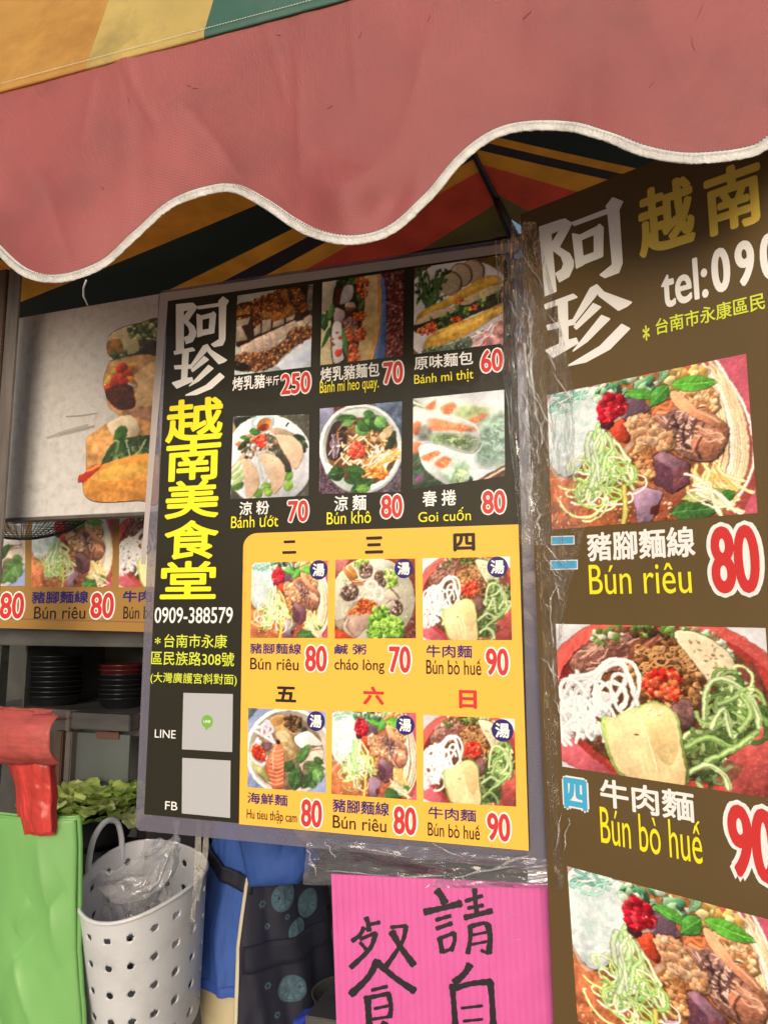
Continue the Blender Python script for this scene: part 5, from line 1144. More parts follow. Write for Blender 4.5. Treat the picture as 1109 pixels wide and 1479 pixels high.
flat('scratch', [SP.uv(*p) for p in ((95, 601), (120, 599), (142, 596), (142, 598), (118, 602), (96, 603))], .0007, bpy.data.materials['scratch'], pan)

# ------------------------------------------------------------------ yellow strip menu behind it, cabinet, bowls
YP = front(1.85, 120, 840)
strip = empty('menu_strip', YP.M, 'shaded yellow strip menu of noodle pictures above the steel cabinet', 'menu')
Y = Sign(YP, strip); KY = (0, 720, 3.169)
slab('panel', [YP.uv(-40, 906), YP.uv(330, 916), YP.uv(330, 700), YP.uv(-40, 690)], -.006, 0, mat('strip print ochre', (.34, .18, .038), rough=.6, coat=.2), strip)
flat('border', [YP.uv(-38, 893), YP.uv(328, 903), YP.uv(328, 901), YP.uv(-38, 891)], .0004, mat('strip border', (.22, .12, .05), rough=.6), strip)
small = pic_noodle_soup(110, 96)
Y.picture(small, Y.quad([(150, 70), (523, 62), (515, 404), (145, 406)], KY), M_dullpic, .0006)
Y.picture(pic_beef_soup(110, 96), Y.quad([(550, 62), (930, 56), (925, 402), (546, 406)], KY), M_dullpic, .0006)
Y.picture(pic_seafood_noodle(100, 90), Y.quad([(-235, 76), (118, 70), (117, 400), (-235, 402)], KY), M_dullpic, .0006)
fr = [(520, 62), (547, 62), (546, 406), (517, 404)]
for body, tl, br, m, bo in [('豬腳麵線', (150, 428), (405, 476), M_navy, .03), ('Bún riêu', (160, 498), (392, 548), M_black, .005), ('牛肉麵', (565, 425), (770, 470), M_navy, .03), ('Bún bò huê', (568, 497), (800, 548), M_black, .004)]:
    Y.text('dish_name', body, Y.box(tl, br, KY), m, .0008, bo)
Y.price('80', Y.box((415, 424), (527, 556), KY), M_red, M_white, .0008); Y.price('80', Y.box((2, 424), (115, 558), KY), M_red, M_white, .0008)

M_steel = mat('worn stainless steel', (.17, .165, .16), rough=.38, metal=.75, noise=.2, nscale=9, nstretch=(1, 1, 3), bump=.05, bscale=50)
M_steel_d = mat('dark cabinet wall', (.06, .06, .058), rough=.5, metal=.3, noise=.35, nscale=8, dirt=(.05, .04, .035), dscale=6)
cab = empty('steel_cabinet', at_base(120, 1000, 1.95), 'dull stainless steel cabinet holding stacks of black bowls under the yellow strip', 'cabinet')
frontbox('top_rail', 1.93, 1.97, -60, 912, 330, 931, M_steel, cab); frontbox('roof', 1.975, 2.40, -60, 908, 330, 916, M_steel, cab, .001)
frontbox('side_post', 1.94, 1.98, 190, 931.5, 210, 1420, M_steel, cab); frontbox('side_post', 1.94, 1.98, -40, 931.5, 2, 1420, M_steel, cab)
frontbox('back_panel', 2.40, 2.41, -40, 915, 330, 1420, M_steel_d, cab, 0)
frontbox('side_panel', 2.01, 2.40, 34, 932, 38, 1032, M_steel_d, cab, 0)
frontbox('shelf', 1.985, 2.39, -40, 1036, 330, 1050, M_steel, cab, .001); frontbox('shelf_edge', 1.935, 1.983, 97, 1033, 188, 1052, M_steel, cab)
frontbox('hinge', 1.93, 1.95, 94, 1028, 102, 1056, M_galv, cab, .002)
frontbox('leg', 1.94, 1.97, 70, 1056, 78, 1420, M_rust, cab); frontbox('leg', 1.94, 1.97, 84, 1056, 95, 1420, mat('grey brown strip', (.12, .105, .095), rough=.6, noise=.3, nscale=12), cab)
frontbox('glass_panel', 1.965, 1.972, 106, 1062, 188, 1128, mat('greenish cloudy glass', (.12, .135, .13), rough=.25, coat=.5, noise=.15, nscale=6), cab, .001); frontbox('drawer_front', 1.965, 1.975, 106, 1131, 188, 1152, mat('slate grey drawer', (.09, .11, .115), rough=.5), cab, .001)
frontbox('drawer_label', 1.960, 1.963, 139, 1058, 172, 1066, mat('brown label', (.12, .05, .035), rough=.6), cab, 0)
shelf_z = front(2.0).hit(100, 1036).z
M_bowl = mat('black melamine', (.010, .010, .012), rough=.32, coat=.2); M_bowlr = mat('red melamine rim', (.07, .010, .010), rough=.3, coat=.3)
ordn = ['topmost', 'second', 'third', 'fourth', 'fifth', 'sixth', 'seventh', 'eighth', 'ninth', 'tenth']
def stack(cx, d, n, r, pitch, which, redtop):
    p = front(d).hit(cx, 1000); rng = random.Random(n)
    prof = [(.42 * r, 0), (.45 * r, .006), (.62 * r, .012), (.88 * r, .032), (r, .052), (r * 1.03, .053), (r * 1.02, .0555), (r * .97, .055), (.85 * r, .035), (.55 * r, .016), (.001, .013)]
    V, F = lathe(prof, 36)
    for k in range(n):
        i = n - 1 - k
        o = mesh('noodle_bowl', V, F, [M_bowl, M_bowlr], None, True)
        if i < redtop: o.data.polygons.foreach_set('material_index', [1 if 3 * 36 <= q < 8 * 36 else 0 for q in range(len(F))])
        o.location = (p.x + rng.uniform(-.002, .002), p.y, shelf_z + .001 + k * pitch); o.rotation_euler = (rng.uniform(-.02, .02), rng.uniform(-.02, .02), rng.uniform(0, 6))
        colr = 'red rimmed' if i < redtop else 'black'
        where = ordn[i] if i == 0 else ('lowest' if i == n - 1 else ordn[i] + ' from the top')
        tag(o, f'{colr} bowl, {where} of the {which}', 'bowl', 'black bowls stacked in the cabinet')
zt = front(2.06).hit(78, 944).z; stack(80, 2.10, 9, .086, (zt - shelf_z - .06) / 8.2, 'wider stack behind the red bags', 0)
zt = front(2.06).hit(170, 957).z; stack(176, 2.10, 8, .070, (zt - shelf_z - .06) / 7.2, 'stack next to the menu sheet', 2)
p = front(2.02).hit(96, 1034); V, F = lathe([(.04, 0), (.05, .003), (.085, .012), (.088, .0125), (.08, .010), (.04, .005), (.001, .004)], 36)
pl_o = mesh('plate', V, F, mat('brick red plate', (.20, .035, .028), rough=.35, coat=.3), None, True); pl_o.location = (p.x + .02, p.y - .03, shelf_z + .001); tag(pl_o, 'dark red plate lying in front of the bowl stacks on the cabinet shelf', 'plate')
# the stack must not stand inside the plate: it sits just in front on the shelf edge
pl_o.location.y -= .035; pl_o.scale = (.75, .75, .75)

# wire colander hanging in front of the strip
cp = front(1.74).hit(38, 690)
bk = empty('wire_basket', Matrix.Translation(cp), 'black wire mesh basket hanging below the sandwich panel', 'basket')
bm = bmesh.new(); Rr = front(1.74).hit(38, 690); rad = (front(1.74).hit(38, 779) - cp).length
bmesh.ops.create_uvsphere(bm, u_segments=46, v_segments=46, radius=1)
bmesh.ops.delete(bm, geom=[v for v in bm.verts if v.co.z > .02], context='VERTS')
for v in bm.verts: v.co = Vector((v.co.x * rad * 1.38, v.co.y * rad * .45, v.co.z * rad))
o = frombm('mesh_bowl', bm, M_dark, bk); wm = o.modifiers.new('wire', 'WIREFRAME'); wm.thickness = .0022
tube('rim', [(rad * 1.38 * math.cos(t), rad * .45 * math.sin(t), .003) for t in np.linspace(0, 2 * math.pi, 40)[:-1]], .004, M_dark, bk, 8, 1, True)

# ------------------------------------------------------------------ plastic bags hanging at the left
M_redbag = mat('thin red plastic', (.72, .085, .07), rough=.34, coat=.2, alpha=.8, noise=.22, nscale=10, nstretch=(5, .6, 1), bump=.25, bscale=30, trans=.35)
M_redbag2 = mat('frosted red plastic', (.74, .20, .18), rough=.38, coat=.3, alpha=.6, noise=.2, nscale=12, nstretch=(.8, 4, 1), bump=.3, bscale=40, trans=.4)
M_greenbag = mat('thin green plastic', (.25, .56, .18), rough=.40, coat=.15, noise=.08, nscale=4, bump=.12, bscale=9, nstretch=(1.6, .6, 1), trans=.35)
GP = front(1.36, 50, 1250)
green = empty('green_bags', GP.M, 'hanging bundle of light green plastic bags at the left edge', 'plastic bags', 'bag bundles by the post')
GC = [(.15, 0, .30, .9, .012, .05), (.45, .02, .35, .5, -.008, .06), (.75, .05, .92, .55, .010, .06), (.95, .25, .45, .62, -.014, .07), (.55, .45, .85, 1.0, .014, .08), (.25, .5, .60, .95, -.010, .06), (.0, .35, .3, .8, .010, .05), (.7, .3, .6, .42, .008, .03)]
def gcrease(s, t):
    q = 0
    for xa, ya, xb, yb, am, wd_ in GC:
        L2 = (xb - xa) ** 2 + (yb - ya) ** 2; k = ((s - xa) * (xb - xa) + (t - ya) * (yb - ya)) / L2
        if 0 < k < 1: q += am * math.exp(-abs((s - xa) * (yb - ya) - (t - ya) * (xb - xa)) / math.sqrt(L2) / wd_) * math.sin(math.pi * k) ** .7
    return q
def bag_fn(L, Rr, y0, y1, off, amp, seed, slope=0):
    def f(s, t):
        a = L(t); b = Rr(t); x = a + (b - a) * s; y = y0 + (y1 - y0) * t + slope * s * (1 - t); u, v = GP.uv(x, y)
        z = off + amp * (nz(s * 2.2, t * 1.6, seed) + .5 * nz(s * 5, t * 2.4, seed + 4) + .12 * nz(s * 13, t * 9, seed + 8)) * (.35 + .65 * t) + gcrease(s, t) + .035 * math.sin(math.pi * min(max(s, 0), 1)) ** .6
        return Vector((u, v, z))
    return f
for k, (off, dx) in enumerate(((0, 0), (-.008, 3), (-.016, -2))):
    sheet('bag_layer', bag_fn(lambda t: -70, lambda t: lerp_pts([(0, 111 + dx), (.1, 113 + dx), (.5, 113 + dx), (1, 126 + dx)], t), 1166 - k * 2, 1560, off, .018, 3 + k, 18), 90, 140, M_greenbag, green, thick=.0006)
red = empty('red_bags', GP.M, 'folded bundle of red plastic bags lying over the green ones', 'plastic bags', 'bag bundles by the post')
Rg = random.Random(3)
def red_fn(off, seed, dx, y1, w0, w1, ly0):
    def f(s, t):
        # over the hook at the top, falling down in front
        x = 15 + w0 + (w1 - w0) * s + dx + 8 * t * nz(t * 2, 11) + 18 * t * (1 - s); y = ly0 + (y1 - ly0) * t + 8 * s * (1 - t) + 3 * nz(s * 4, seed, t)
        u, v = GP.uv(x, y); z = off + (.004 + .010 * (1 - t)) * math.sin(math.pi * s) ** .7 + .004 * abs(nz(s * 7, t * 1.6 + seed * .05, 3)) + .002 * abs(nz(s * 3, t * 9, seed)) + .006 * nz(s * 2.2, t * 3, 11) + .0012 * nz(s * 9, t * 5, seed + 2) + (.03 * (1 - (2 * t - 1) ** 2) if ly0 < 1040 else 0)
        return Vector((u, v, z))
    return f
for k in range(5):
    sheet('bag_layer', red_fn((.018 + .006 * k), 11 + k * 3, -3 + k * 1.5, 1196 + 3 * (k % 3) - k, 10 + k * 4, 80 - k * .5, 1085), 26, 50, M_redbag, red, thick=.0005)
for k in range(3):
    sheet('bag_fold', red_fn(.046 + .006 * k, 31 + k * 5, 2 + k * 5, 1086 + 5 * k, -20, 84 + k * 2, 1012 + 4 * k), 40, 40, M_redbag2, red, thick=.0005)
def strap(px, z0, seed, w, m):
    def f(s, t):
        x, y = px(t); u, v = GP.uv(x, y); u2, v2 = GP.uv(x + w, y + 2); return Vector((u + (u2 - u) * s, v + (v2 - v) * s, z0 + .010 * nz(t * 5, s * 2, seed)))
    return f
sheet('bag_handle', strap(lambda t: (2 + 14 * math.sin(3 * t), 1050 + 42 * t), .075, 8, 14, None), 4, 14, M_greenbag, green, thick=.0005)

# ------------------------------------------------------------------ lettuce in a dark basin, perforated tub
bp_ = front(1.80).hit(132, 1200); bz = bp_.z - .03
br_ = front(1.80); rb = (br_.hit(192, 1160) - br_.hit(82, 1160)).length / 2
bas = empty('basin', Matrix.Translation((bp_.x, bp_.y, bz)), 'dark grey metal basin full of lettuce behind the white tub', 'basin')
V, F = lathe([(.001, 0), (rb * .7, 0), (rb * .82, .02), (rb * .98, .08), (rb * 1.04, .083), (rb * 1.04, .087), (rb * .96, .084), (rb * .78, .03), (.001, .02)], 40)
mesh('bowl', V, F, mat('dark worn metal', (.055, .055, .058), rough=.4, metal=.5, noise=.3, nscale=14), bas, True)
tube('rim', [(rb * 1.04 * math.cos(t), rb * 1.04 * math.sin(t), .085) for t in np.linspace(0, 2 * math.pi, 48)[:-1]], .0035, M_galv, bas, 8, 1, True)
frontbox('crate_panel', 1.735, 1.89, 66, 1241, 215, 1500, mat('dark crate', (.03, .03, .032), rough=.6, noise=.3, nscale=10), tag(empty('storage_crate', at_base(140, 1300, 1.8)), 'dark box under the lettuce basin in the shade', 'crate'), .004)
LET = [mat('lettuce green', (.52, .66, .17), rough=.45, noise=.25, nscale=30, trans=.35), mat('lettuce pale', (.72, .80, .38), rough=.45, noise=.2, nscale=30, trans=.35), mat('lettuce deep', (.28, .46, .08), rough=.45, noise=.3, nscale=30, trans=.3)]
let = empty('lettuce', Matrix.Translation((bp_.x, bp_.y, bz + .03)), 'heap of washed green lettuce leaves in the dark basin', 'lettuce')
rl = random.Random(5)
for k in range(54):
    a = rl.uniform(0, 6.28); rr = rl.uniform(0, 1) ** .6 * rb * .9; L = rl.uniform(.07, .12); wv = rl.uniform(.09, .14); tilt = rl.uniform(.1, .8); yaw = a + rl.uniform(-.9, .9); sd_ = rl.uniform(0, 99)
    base = Vector((rr * math.cos(a), rr * math.sin(a), .042 + .035 * (1 - rr / rb) + rl.uniform(0, .02)))
    def lf(s, t):
        e = (abs(2 * s - 1)) ; wd2 = wv * (.35 + .65 * math.sin(math.pi * min(t * .9 + .1, 1)) ** .6); x = (s - .5) * wd2; y = t * L
        ruf = .013 * e * e * t * math.sin(t * 13 + sd_ + s * 5) + .010 * nz(s * 4, t * 5, sd_); z = y * math.sin(tilt) - .35 * y * y / L * math.sin(tilt + .6) + ruf + .25 * x * x / wv
        p = Vector((x + .006 * e * math.sin(t * 30 + sd_), y * math.cos(tilt * .8), z)); p.rotate(Matrix.Rotation(yaw - math.pi / 2, 3, 'Z').to_quaternion()); return base + p
    sheet('leaf', lf, 12, 14, LET[0 if rl.random() < .55 else (1 if rl.random() < .6 else 2)], let)

# white tub: oval, tapering, with rows of round holes
D_T = 1.45
tl_ = front(D_T); cpx = 199; tc = tl_.hit(cpx, 1275)
tr = (tl_.hit(282, 1275) - tl_.hit(114, 1275)).length / 2 * .88
hb = .31
tub = empty('laundry_tub', Matrix.Translation((tc.x, tc.y + .10, tc.z - hb)) @ Matrix.Rotation(R(9), 4, 'X'), 'grey white flexible plastic tub with rows of round holes, left of the blue shirt', 'tub')
M_tub = mat('greyish white plastic', (.54, .55, .58), rough=.42, noise=.06, nscale=6, dirt=(.26, .25, .24), dscale=9, damt=.35)
NU, NV = 96, 60; hole_rows = [.875, .685, .495, .305, .115]; V = []; F = []
def tubp(a, t, ins=0):
    r = tr * (.87 + .13 * t) - ins; lean = .0
    x = r * math.cos(a) * (1 + .03 * math.sin(2 * a)); y = r * 1.35 * math.sin(a)
    return Vector((x, y, hb * t + .012 * t * math.cos(2 * a + 1.2)))
hr = .0078
hc = []
for t0 in hole_rows:
    for k in range(17): hc.append((k * 2 * math.pi / 17 + .10, t0))
# the wall with real round openings: grid, cells inside a hole dropped and the ring snapped onto its circle
NU, NV = 216, 84
def near(a, t):
    best = None
    for (ha, ht) in hc:
        da = (a - ha + math.pi) % (2 * math.pi) - math.pi; dx = da * tr * (.87 + .13 * ht); dz = (t - ht) * hb; q = math.hypot(dx, dz)
        if best is None or q < best[0]: best = (q, ha, ht, dx, dz)
    return best
grid = {}
for j in range(NV + 1):
    for i in range(NU):
        a = 2 * math.pi * i / NU; t = j / NV; q, ha, ht, dx, dz = near(a, t)
        if hr * .72 < q < hr * 1.28 and q > 0:
            k = hr / q; a = ha + dx * k / (tr * (.87 + .13 * ht)); t = ht + dz * k / hb
        grid[i, j] = (len(V), q); V.append(tubp(a, t))
for j in range(NV):
    for i in range(NU):
        c = [grid[i, j], grid[(i + 1) % NU, j], grid[(i + 1) % NU, j + 1], grid[i, j + 1]]
        if sum(x[1] for x in c) / 4 < hr * .98: continue
        F.append(tuple(x[0] for x in c))
bo = len(V); V.append(Vector((0, 0, .002)))
for i in range(NU): F.append((bo, grid[(i + 1) % NU, 0][0], grid[i, 0][0]))
o = mesh('wall', V, F, M_tub, tub, True); s_ = o.modifiers.new('thickness', 'SOLIDIFY'); s_.thickness = .0035; s_.offset = -1
tube('rim', [tubp(a, 1.0) for a in np.linspace(0, 2 * math.pi, 80)[:-1]], .0042, M_tub, tub, 10, 1, True)
for sg, a0 in ((1, 2.75), (-1, .35)):
    pa, pb = tubp(a0 - .34, .97), tubp(a0 + .34, .97); up = .095
    tube('handle', spline([pa + Vector((0, 0, -.02)), pa + Vector((0, 0, .03)), pa.lerp(pb, .15) + Vector((0, 0, up * .8)), pa.lerp(pb, .5) + Vector((0, 0, up)), pa.lerp(pb, .85) + Vector((0, 0, up * .8)), pb + Vector((0, 0, .03)), pb + Vector((0, 0, -.02))], 7, False), .0065, M_tub, tub, 10) if sg == 1 else None
# clear bag slung over its rim
bagr = empty('clear_bag', tub.matrix_world.copy(), 'crumpled clear plastic bag lining the white tub', 'plastic bag')
tinv = bagr.matrix_world.inverted()
def tp3(px, py, d): return tinv @ front(d).hit(px, py)
KN = tp3(255, 1203, 1.50); RIMP = [tp3(126, 1256, 1.49), tp3(140, 1284, 1.45), tp3(168, 1304, 1.435), tp3(196, 1304, 1.44), tp3(226, 1288, 1.46)]; RIMS = spline(RIMP, 8, False)
def along(Q, s):
    k = s * (len(Q) - 1); i = min(int(k), len(Q) - 2); return Vector(Q[i]).lerp(Vector(Q[i + 1]), k - i)
def crk(s, t, sd, k): return Vector((nz(s * 5, t * 3, sd), nz(s * 5, t * 3, sd + 4), nz(s * 5, t * 3, sd + 8))) * k + Vector((0, 0, abs(nz(s * 9, t * 2.5, sd + 11)) * k))
sheet('film', lambda s, t: along(RIMS, s).lerp(KN, t ** 1.15) + Vector((0, .03, -.045)) * math.sin(math.pi * t) * (1 - .3 * s) + crk(s, t, 1, .022) * math.sin(math.pi * min(t + .1, 1)), 60, 46, M_bagclear, bagr)
BK = [tp3(126, 1256, 1.49), tp3(150, 1240, 1.54), tp3(190, 1226, 1.62), tp3(235, 1215, 1.62), tp3(262, 1225, 1.56)]; BKS = spline(BK, 8, False); DP = [tp3(150, 1330, 1.52), tp3(190, 1350, 1.55), tp3(240, 1320, 1.55)]; DPS = spline(DP, 8, False)
sheet('inner_film', lambda s, t: along(BKS, s).lerp(along(DPS, s), t) + crk(s, t, 21, .022), 50, 36, M_bagclear, bagr)
sheet('twisted_neck', lambda s, t: KN + Vector((0, 0, .026 * (1 - t))) + Vector((math.cos(6.28 * s + 3 * t), math.sin(6.28 * s + 3 * t), 0)) * (.004 + .010 * abs(t - .45)) * (1 + .5 * nz(s * 3, t * 4, 2)) + Vector((0, 0, -.02 * t)), 14, 14, M_bagclear, bagr)

# ------------------------------------------------------------------ clear ribbons hanging from the menu
rb_ = empty('plastic_ribbon', front(1.27, 285, 1200).M, 'pair of clear plastic straps hanging from the bottom of the menu sheet', 'strap')
RPp = front(1.27, 285, 1200)
for xa, xb, ya, yb, wpx in ((284, 276, 1183, 1330, 8), (297, 284, 1188, 1300, 7)):
    def rf(s, t, xa=xa, xb=xb, ya=ya, yb=yb, wpx=wpx):
        x = xa + (xb - xa) * t + wpx * s + 1.5 * math.sin(t * 6); u, v = RPp.uv(x, ya + (yb - ya) * t); return Vector((u, v, .004 * math.sin(t * 7 + s)))
    sheet('strap', rf, 4, 24, film('strap film', tint=(.85, .83, .8), haze=.35, gloss=.1, rough=.15, bump=.4, bscale=40, hazecol=(.62, .58, .52)), rb_)

# ------------------------------------------------------------------ pink hand-written sign
c1 = front(1.245).hit(640, 1380); yw = R(-7)
PP = Plane(c1, Vector((math.cos(yw), math.sin(yw), 0)), Vector((math.sin(yw) * -1 * -1, -math.cos(yw), .02)))
pink = empty('pink_sign', PP.M, 'bright pink corrugated plastic sign with black brush characters below the menu', 'sign')
KK = (440, 1180, 2.7725)
def pk(x, y): return PP.uv(KK[0] + x / KK[2], KK[1] + y / KK[2])
A_, B_ = PP.uv(478.5, 1262.5), PP.uv(797, 1277.5); C_, D_ = PP.uv(818, 1700), PP.uv(494, 1700)
NR = 32
V = []; F = []; nx = NR * 6
for j in range(3):
    for i in range(nx + 1):
        s = i / nx; t = j / 2; a = Vector(A_).lerp(Vector(B_), s); b = Vector(D_).lerp(Vector(C_), s); p = a.lerp(b, t)
        V.append((p.x, p.y, .0010 * (1 - abs(math.sin(math.pi * s * NR)) ** 6 * .9)))
for j in range(2):
    for i in range(nx): F.append((j * (nx + 1) + i, (j + 1) * (nx + 1) + i, (j + 1) * (nx + 1) + i + 1, j * (nx + 1) + i + 1))
M_pink = mat('pink corrugated plastic', (.60, .105, .34), rough=.4, coat=.2, noise=.06, nscale=6, dirt=(.50, .075, .27), dscale=5, damt=.7, coatr=.12)
mesh('front_skin', V, F, M_pink, pink); slab('core', [D_, C_, B_, A_], -.0035, -.0001, M_pink, pink)
ST = [([(528, 292), (545, 312), (562, 345)], 30), ([(478, 380), (550, 364), (628, 344)], 26), ([(524, 412), (585, 394)], 17), ([(526, 446), (590, 424)], 18), ([(540, 482), (545, 510), (552, 542)], 22), ([(538, 486), (600, 462)], 17), ([(598, 462), (600, 495), (585, 535)], 18), ([(552, 540), (594, 524)], 16),
      ([(642, 336), (712, 314)], 17), ([(652, 364), (716, 352)], 16), ([(638, 402), (690, 390), (750, 374)], 22), ([(680, 286), (682, 330), (690, 392)], 20), ([(662, 432), (662, 490), (652, 546)], 19), ([(660, 438), (715, 424), (738, 432)], 18), ([(733, 430), (742, 480), (736, 545)], 24), ([(736, 545), (705, 532)], 14), ([(668, 472), (728, 460)], 12), ([(664, 510), (730, 497)], 12),
      ([(662, 588), (640, 625), (598, 662)], 28), ([(590, 668), (596, 740), (604, 850)], 24), ([(585, 690), (665, 666), (748, 658)], 24), ([(742, 656), (750, 740), (756, 860)], 26), ([(626, 764), (712, 754)], 12), ([(634, 816), (712, 808)], 12), ([(610, 870), (750, 860)], 18),
      ([(246, 400), (254, 424), (258, 456)], 20), ([(256, 430), (302, 420)], 16), ([(238, 440), (222, 470), (190, 496)], 18), ([(222, 488), (286, 462)], 16), ([(284, 462), (262, 525), (184, 602)], 20), ([(222, 500), (248, 530)], 15),
      ([(344, 440), (408, 434)], 15), ([(406, 434), (390, 500), (322, 602)], 19), ([(348, 456), (385, 520), (438, 592)], 26),
      ([(292, 572), (255, 640), (184, 710)], 28), ([(288, 578), (360, 640), (442, 696)], 26), ([(268, 692), (332, 676)], 15), ([(252, 716), (256, 780), (262, 870)], 28), ([(254, 722), (342, 704)], 18), ([(336, 706), (346, 760), (340, 800)], 20), ([(278, 766), (336, 754)], 13), ([(272, 808), (345, 796)], 13), ([(262, 860), (330, 830)], 20), ([(310, 820), (400, 880)], 20)]
strokes('brush_lettering', ST, pk, .0014, mat('black marker ink', (.012, .010, .014), rough=.35, coat=.3), pink)
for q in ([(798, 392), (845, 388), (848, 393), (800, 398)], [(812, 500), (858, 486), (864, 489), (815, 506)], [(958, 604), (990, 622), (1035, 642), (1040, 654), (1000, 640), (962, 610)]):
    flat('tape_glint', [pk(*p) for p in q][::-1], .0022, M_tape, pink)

# ------------------------------------------------------------------ clear plastic: sleeve under the menu, wrap round the board edge, tape
sl_ = empty('clear_sleeve', MP.M, 'wrinkled clear plastic sleeve between the menu sheet and the pink sign', 'plastic sleeve')
def sleeve(s, t):
    a = Vector(MP.uv(445, 1208)).lerp(Vector(MP.uv(792, 1240)), s); b = Vector(MP.uv(440, 1276)).lerp(Vector(MP.uv(798, 1282)), s); p = a.lerp(b, t)
    return Vector((p.x, p.y, .005 + .006 * nz(s * 5, t * 2.4, 2) + .004 * nz(s * 13, t * 5, 6) + .0035 * math.sin(t * 9 + 5 * nz(s * 3, 4))))
sheet('film', sleeve, 90, 24, M_sheet, sl_)
bkp = front(1.275, 620, 1250)
wr = empty('plastic_wrap', BP.M, 'clinging clear wrap along the left edge of the brown board', 'plastic wrap')
def wrap(s, t):
    y = 322 + 960 * t; xl = lerp_pts([(322, 742), (450, 742), (700, 766), (900, 786), (1100, 792), (1282, 806)], y); xr = lerp_pts([(322, 775), (420, 800), (560, 830), (640, 832), (760, 846), (900, 812), (1100, 806), (1282, 816)], y)
    u, v = BP.uv(xl + (xr - xl) * s, y); return Vector((u, v, .004 + .004 * (1 - s) + .0055 * nz(s * 4, t * 9, 3) * (1 - s * .6) + .0035 * nz(s * 10, t * 22, 9) * (1 - .5 * s)))
sheet('film', wrap, 26, 150, M_wrap, wr)
def wrap2(s, t):
    y = 348 + 440 * t; xl = lerp_pts([(348, 716), (480, 722), (790, 752)], y); xr = lerp_pts([(348, 764), (480, 772), (790, 786)], y)
    u, v = BP.uv(xl + (xr - xl) * s, y); return Vector((u, v, .002 + .006 * math.sin(math.pi * s) * (1 + nz(s * 2, t * 6, 5)) + .006 * nz(s * 7, t * 10, 13) + .004 * nz(s * 12, t * 3, 17)))
sheet('crumpled_edge', wrap2, 30, 90, M_wrap, wr)

# thin ribbons along the plastic's creases, whitened to paint in its highlights
M_glint_crease = film('whitened glint film', tint=(.95, .95, .95), haze=.26, gloss=.04, rough=.12, GK=1.0, bump=.5, bscale=60, hazecol=(.86, .86, .88))
rc = random.Random(12)
def glint_crease(root, pl, x, y, L, ang, w, z):
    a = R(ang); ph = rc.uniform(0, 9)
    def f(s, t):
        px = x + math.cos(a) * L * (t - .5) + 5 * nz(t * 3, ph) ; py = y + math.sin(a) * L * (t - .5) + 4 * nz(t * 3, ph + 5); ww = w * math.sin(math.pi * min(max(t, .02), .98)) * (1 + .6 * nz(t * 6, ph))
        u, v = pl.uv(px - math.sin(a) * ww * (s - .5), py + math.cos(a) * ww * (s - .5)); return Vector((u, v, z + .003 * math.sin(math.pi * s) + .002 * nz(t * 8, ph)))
    sheet('glint_crease', f, 3, 16, M_glint_crease, root)
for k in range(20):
    y = rc.uniform(345, 790); xm = lerp_pts([(345, 752), (560, 768), (790, 788)], y); glint_crease(wr, BP, xm + rc.uniform(-14, 14), y, rc.uniform(30, 90), rc.choice([88, 84, 95, 75, 60]), rc.uniform(1.6, 4.2), .008)
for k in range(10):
    y = rc.uniform(780, 1240); xm = lerp_pts([(780, 800), (1240, 808)], y); glint_crease(wr, BP, xm + rc.uniform(-8, 14), y, rc.uniform(20, 60), rc.choice([86, 60, 45, 100]), rc.uniform(1.5, 3), .006)
for x, y, L, an in ((815, 560, 50, 60), (812, 585, 40, 40), (800, 520, 34, 75), (822, 640, 60, 80), (806, 470, 36, 50), (800, 800, 40, 50), (806, 830, 30, 40)): glint_crease(wr, BP, x, y, L, an, 2.4, .006)
for x, y, L, an, w in ((455, 1240, 40, 70, 3), (520, 1258, 90, 6, 3), (610, 1262, 80, -4, 4), (700, 1255, 100, -10, 4), (740, 1240, 60, -22, 5), (560, 1228, 70, 12, 2.5), (650, 1226, 50, 30, 2), (775, 1248, 40, -15, 4), (480, 1225, 30, 60, 2)): glint_crease(sl_, MP, x, y, L, an, w, .012)

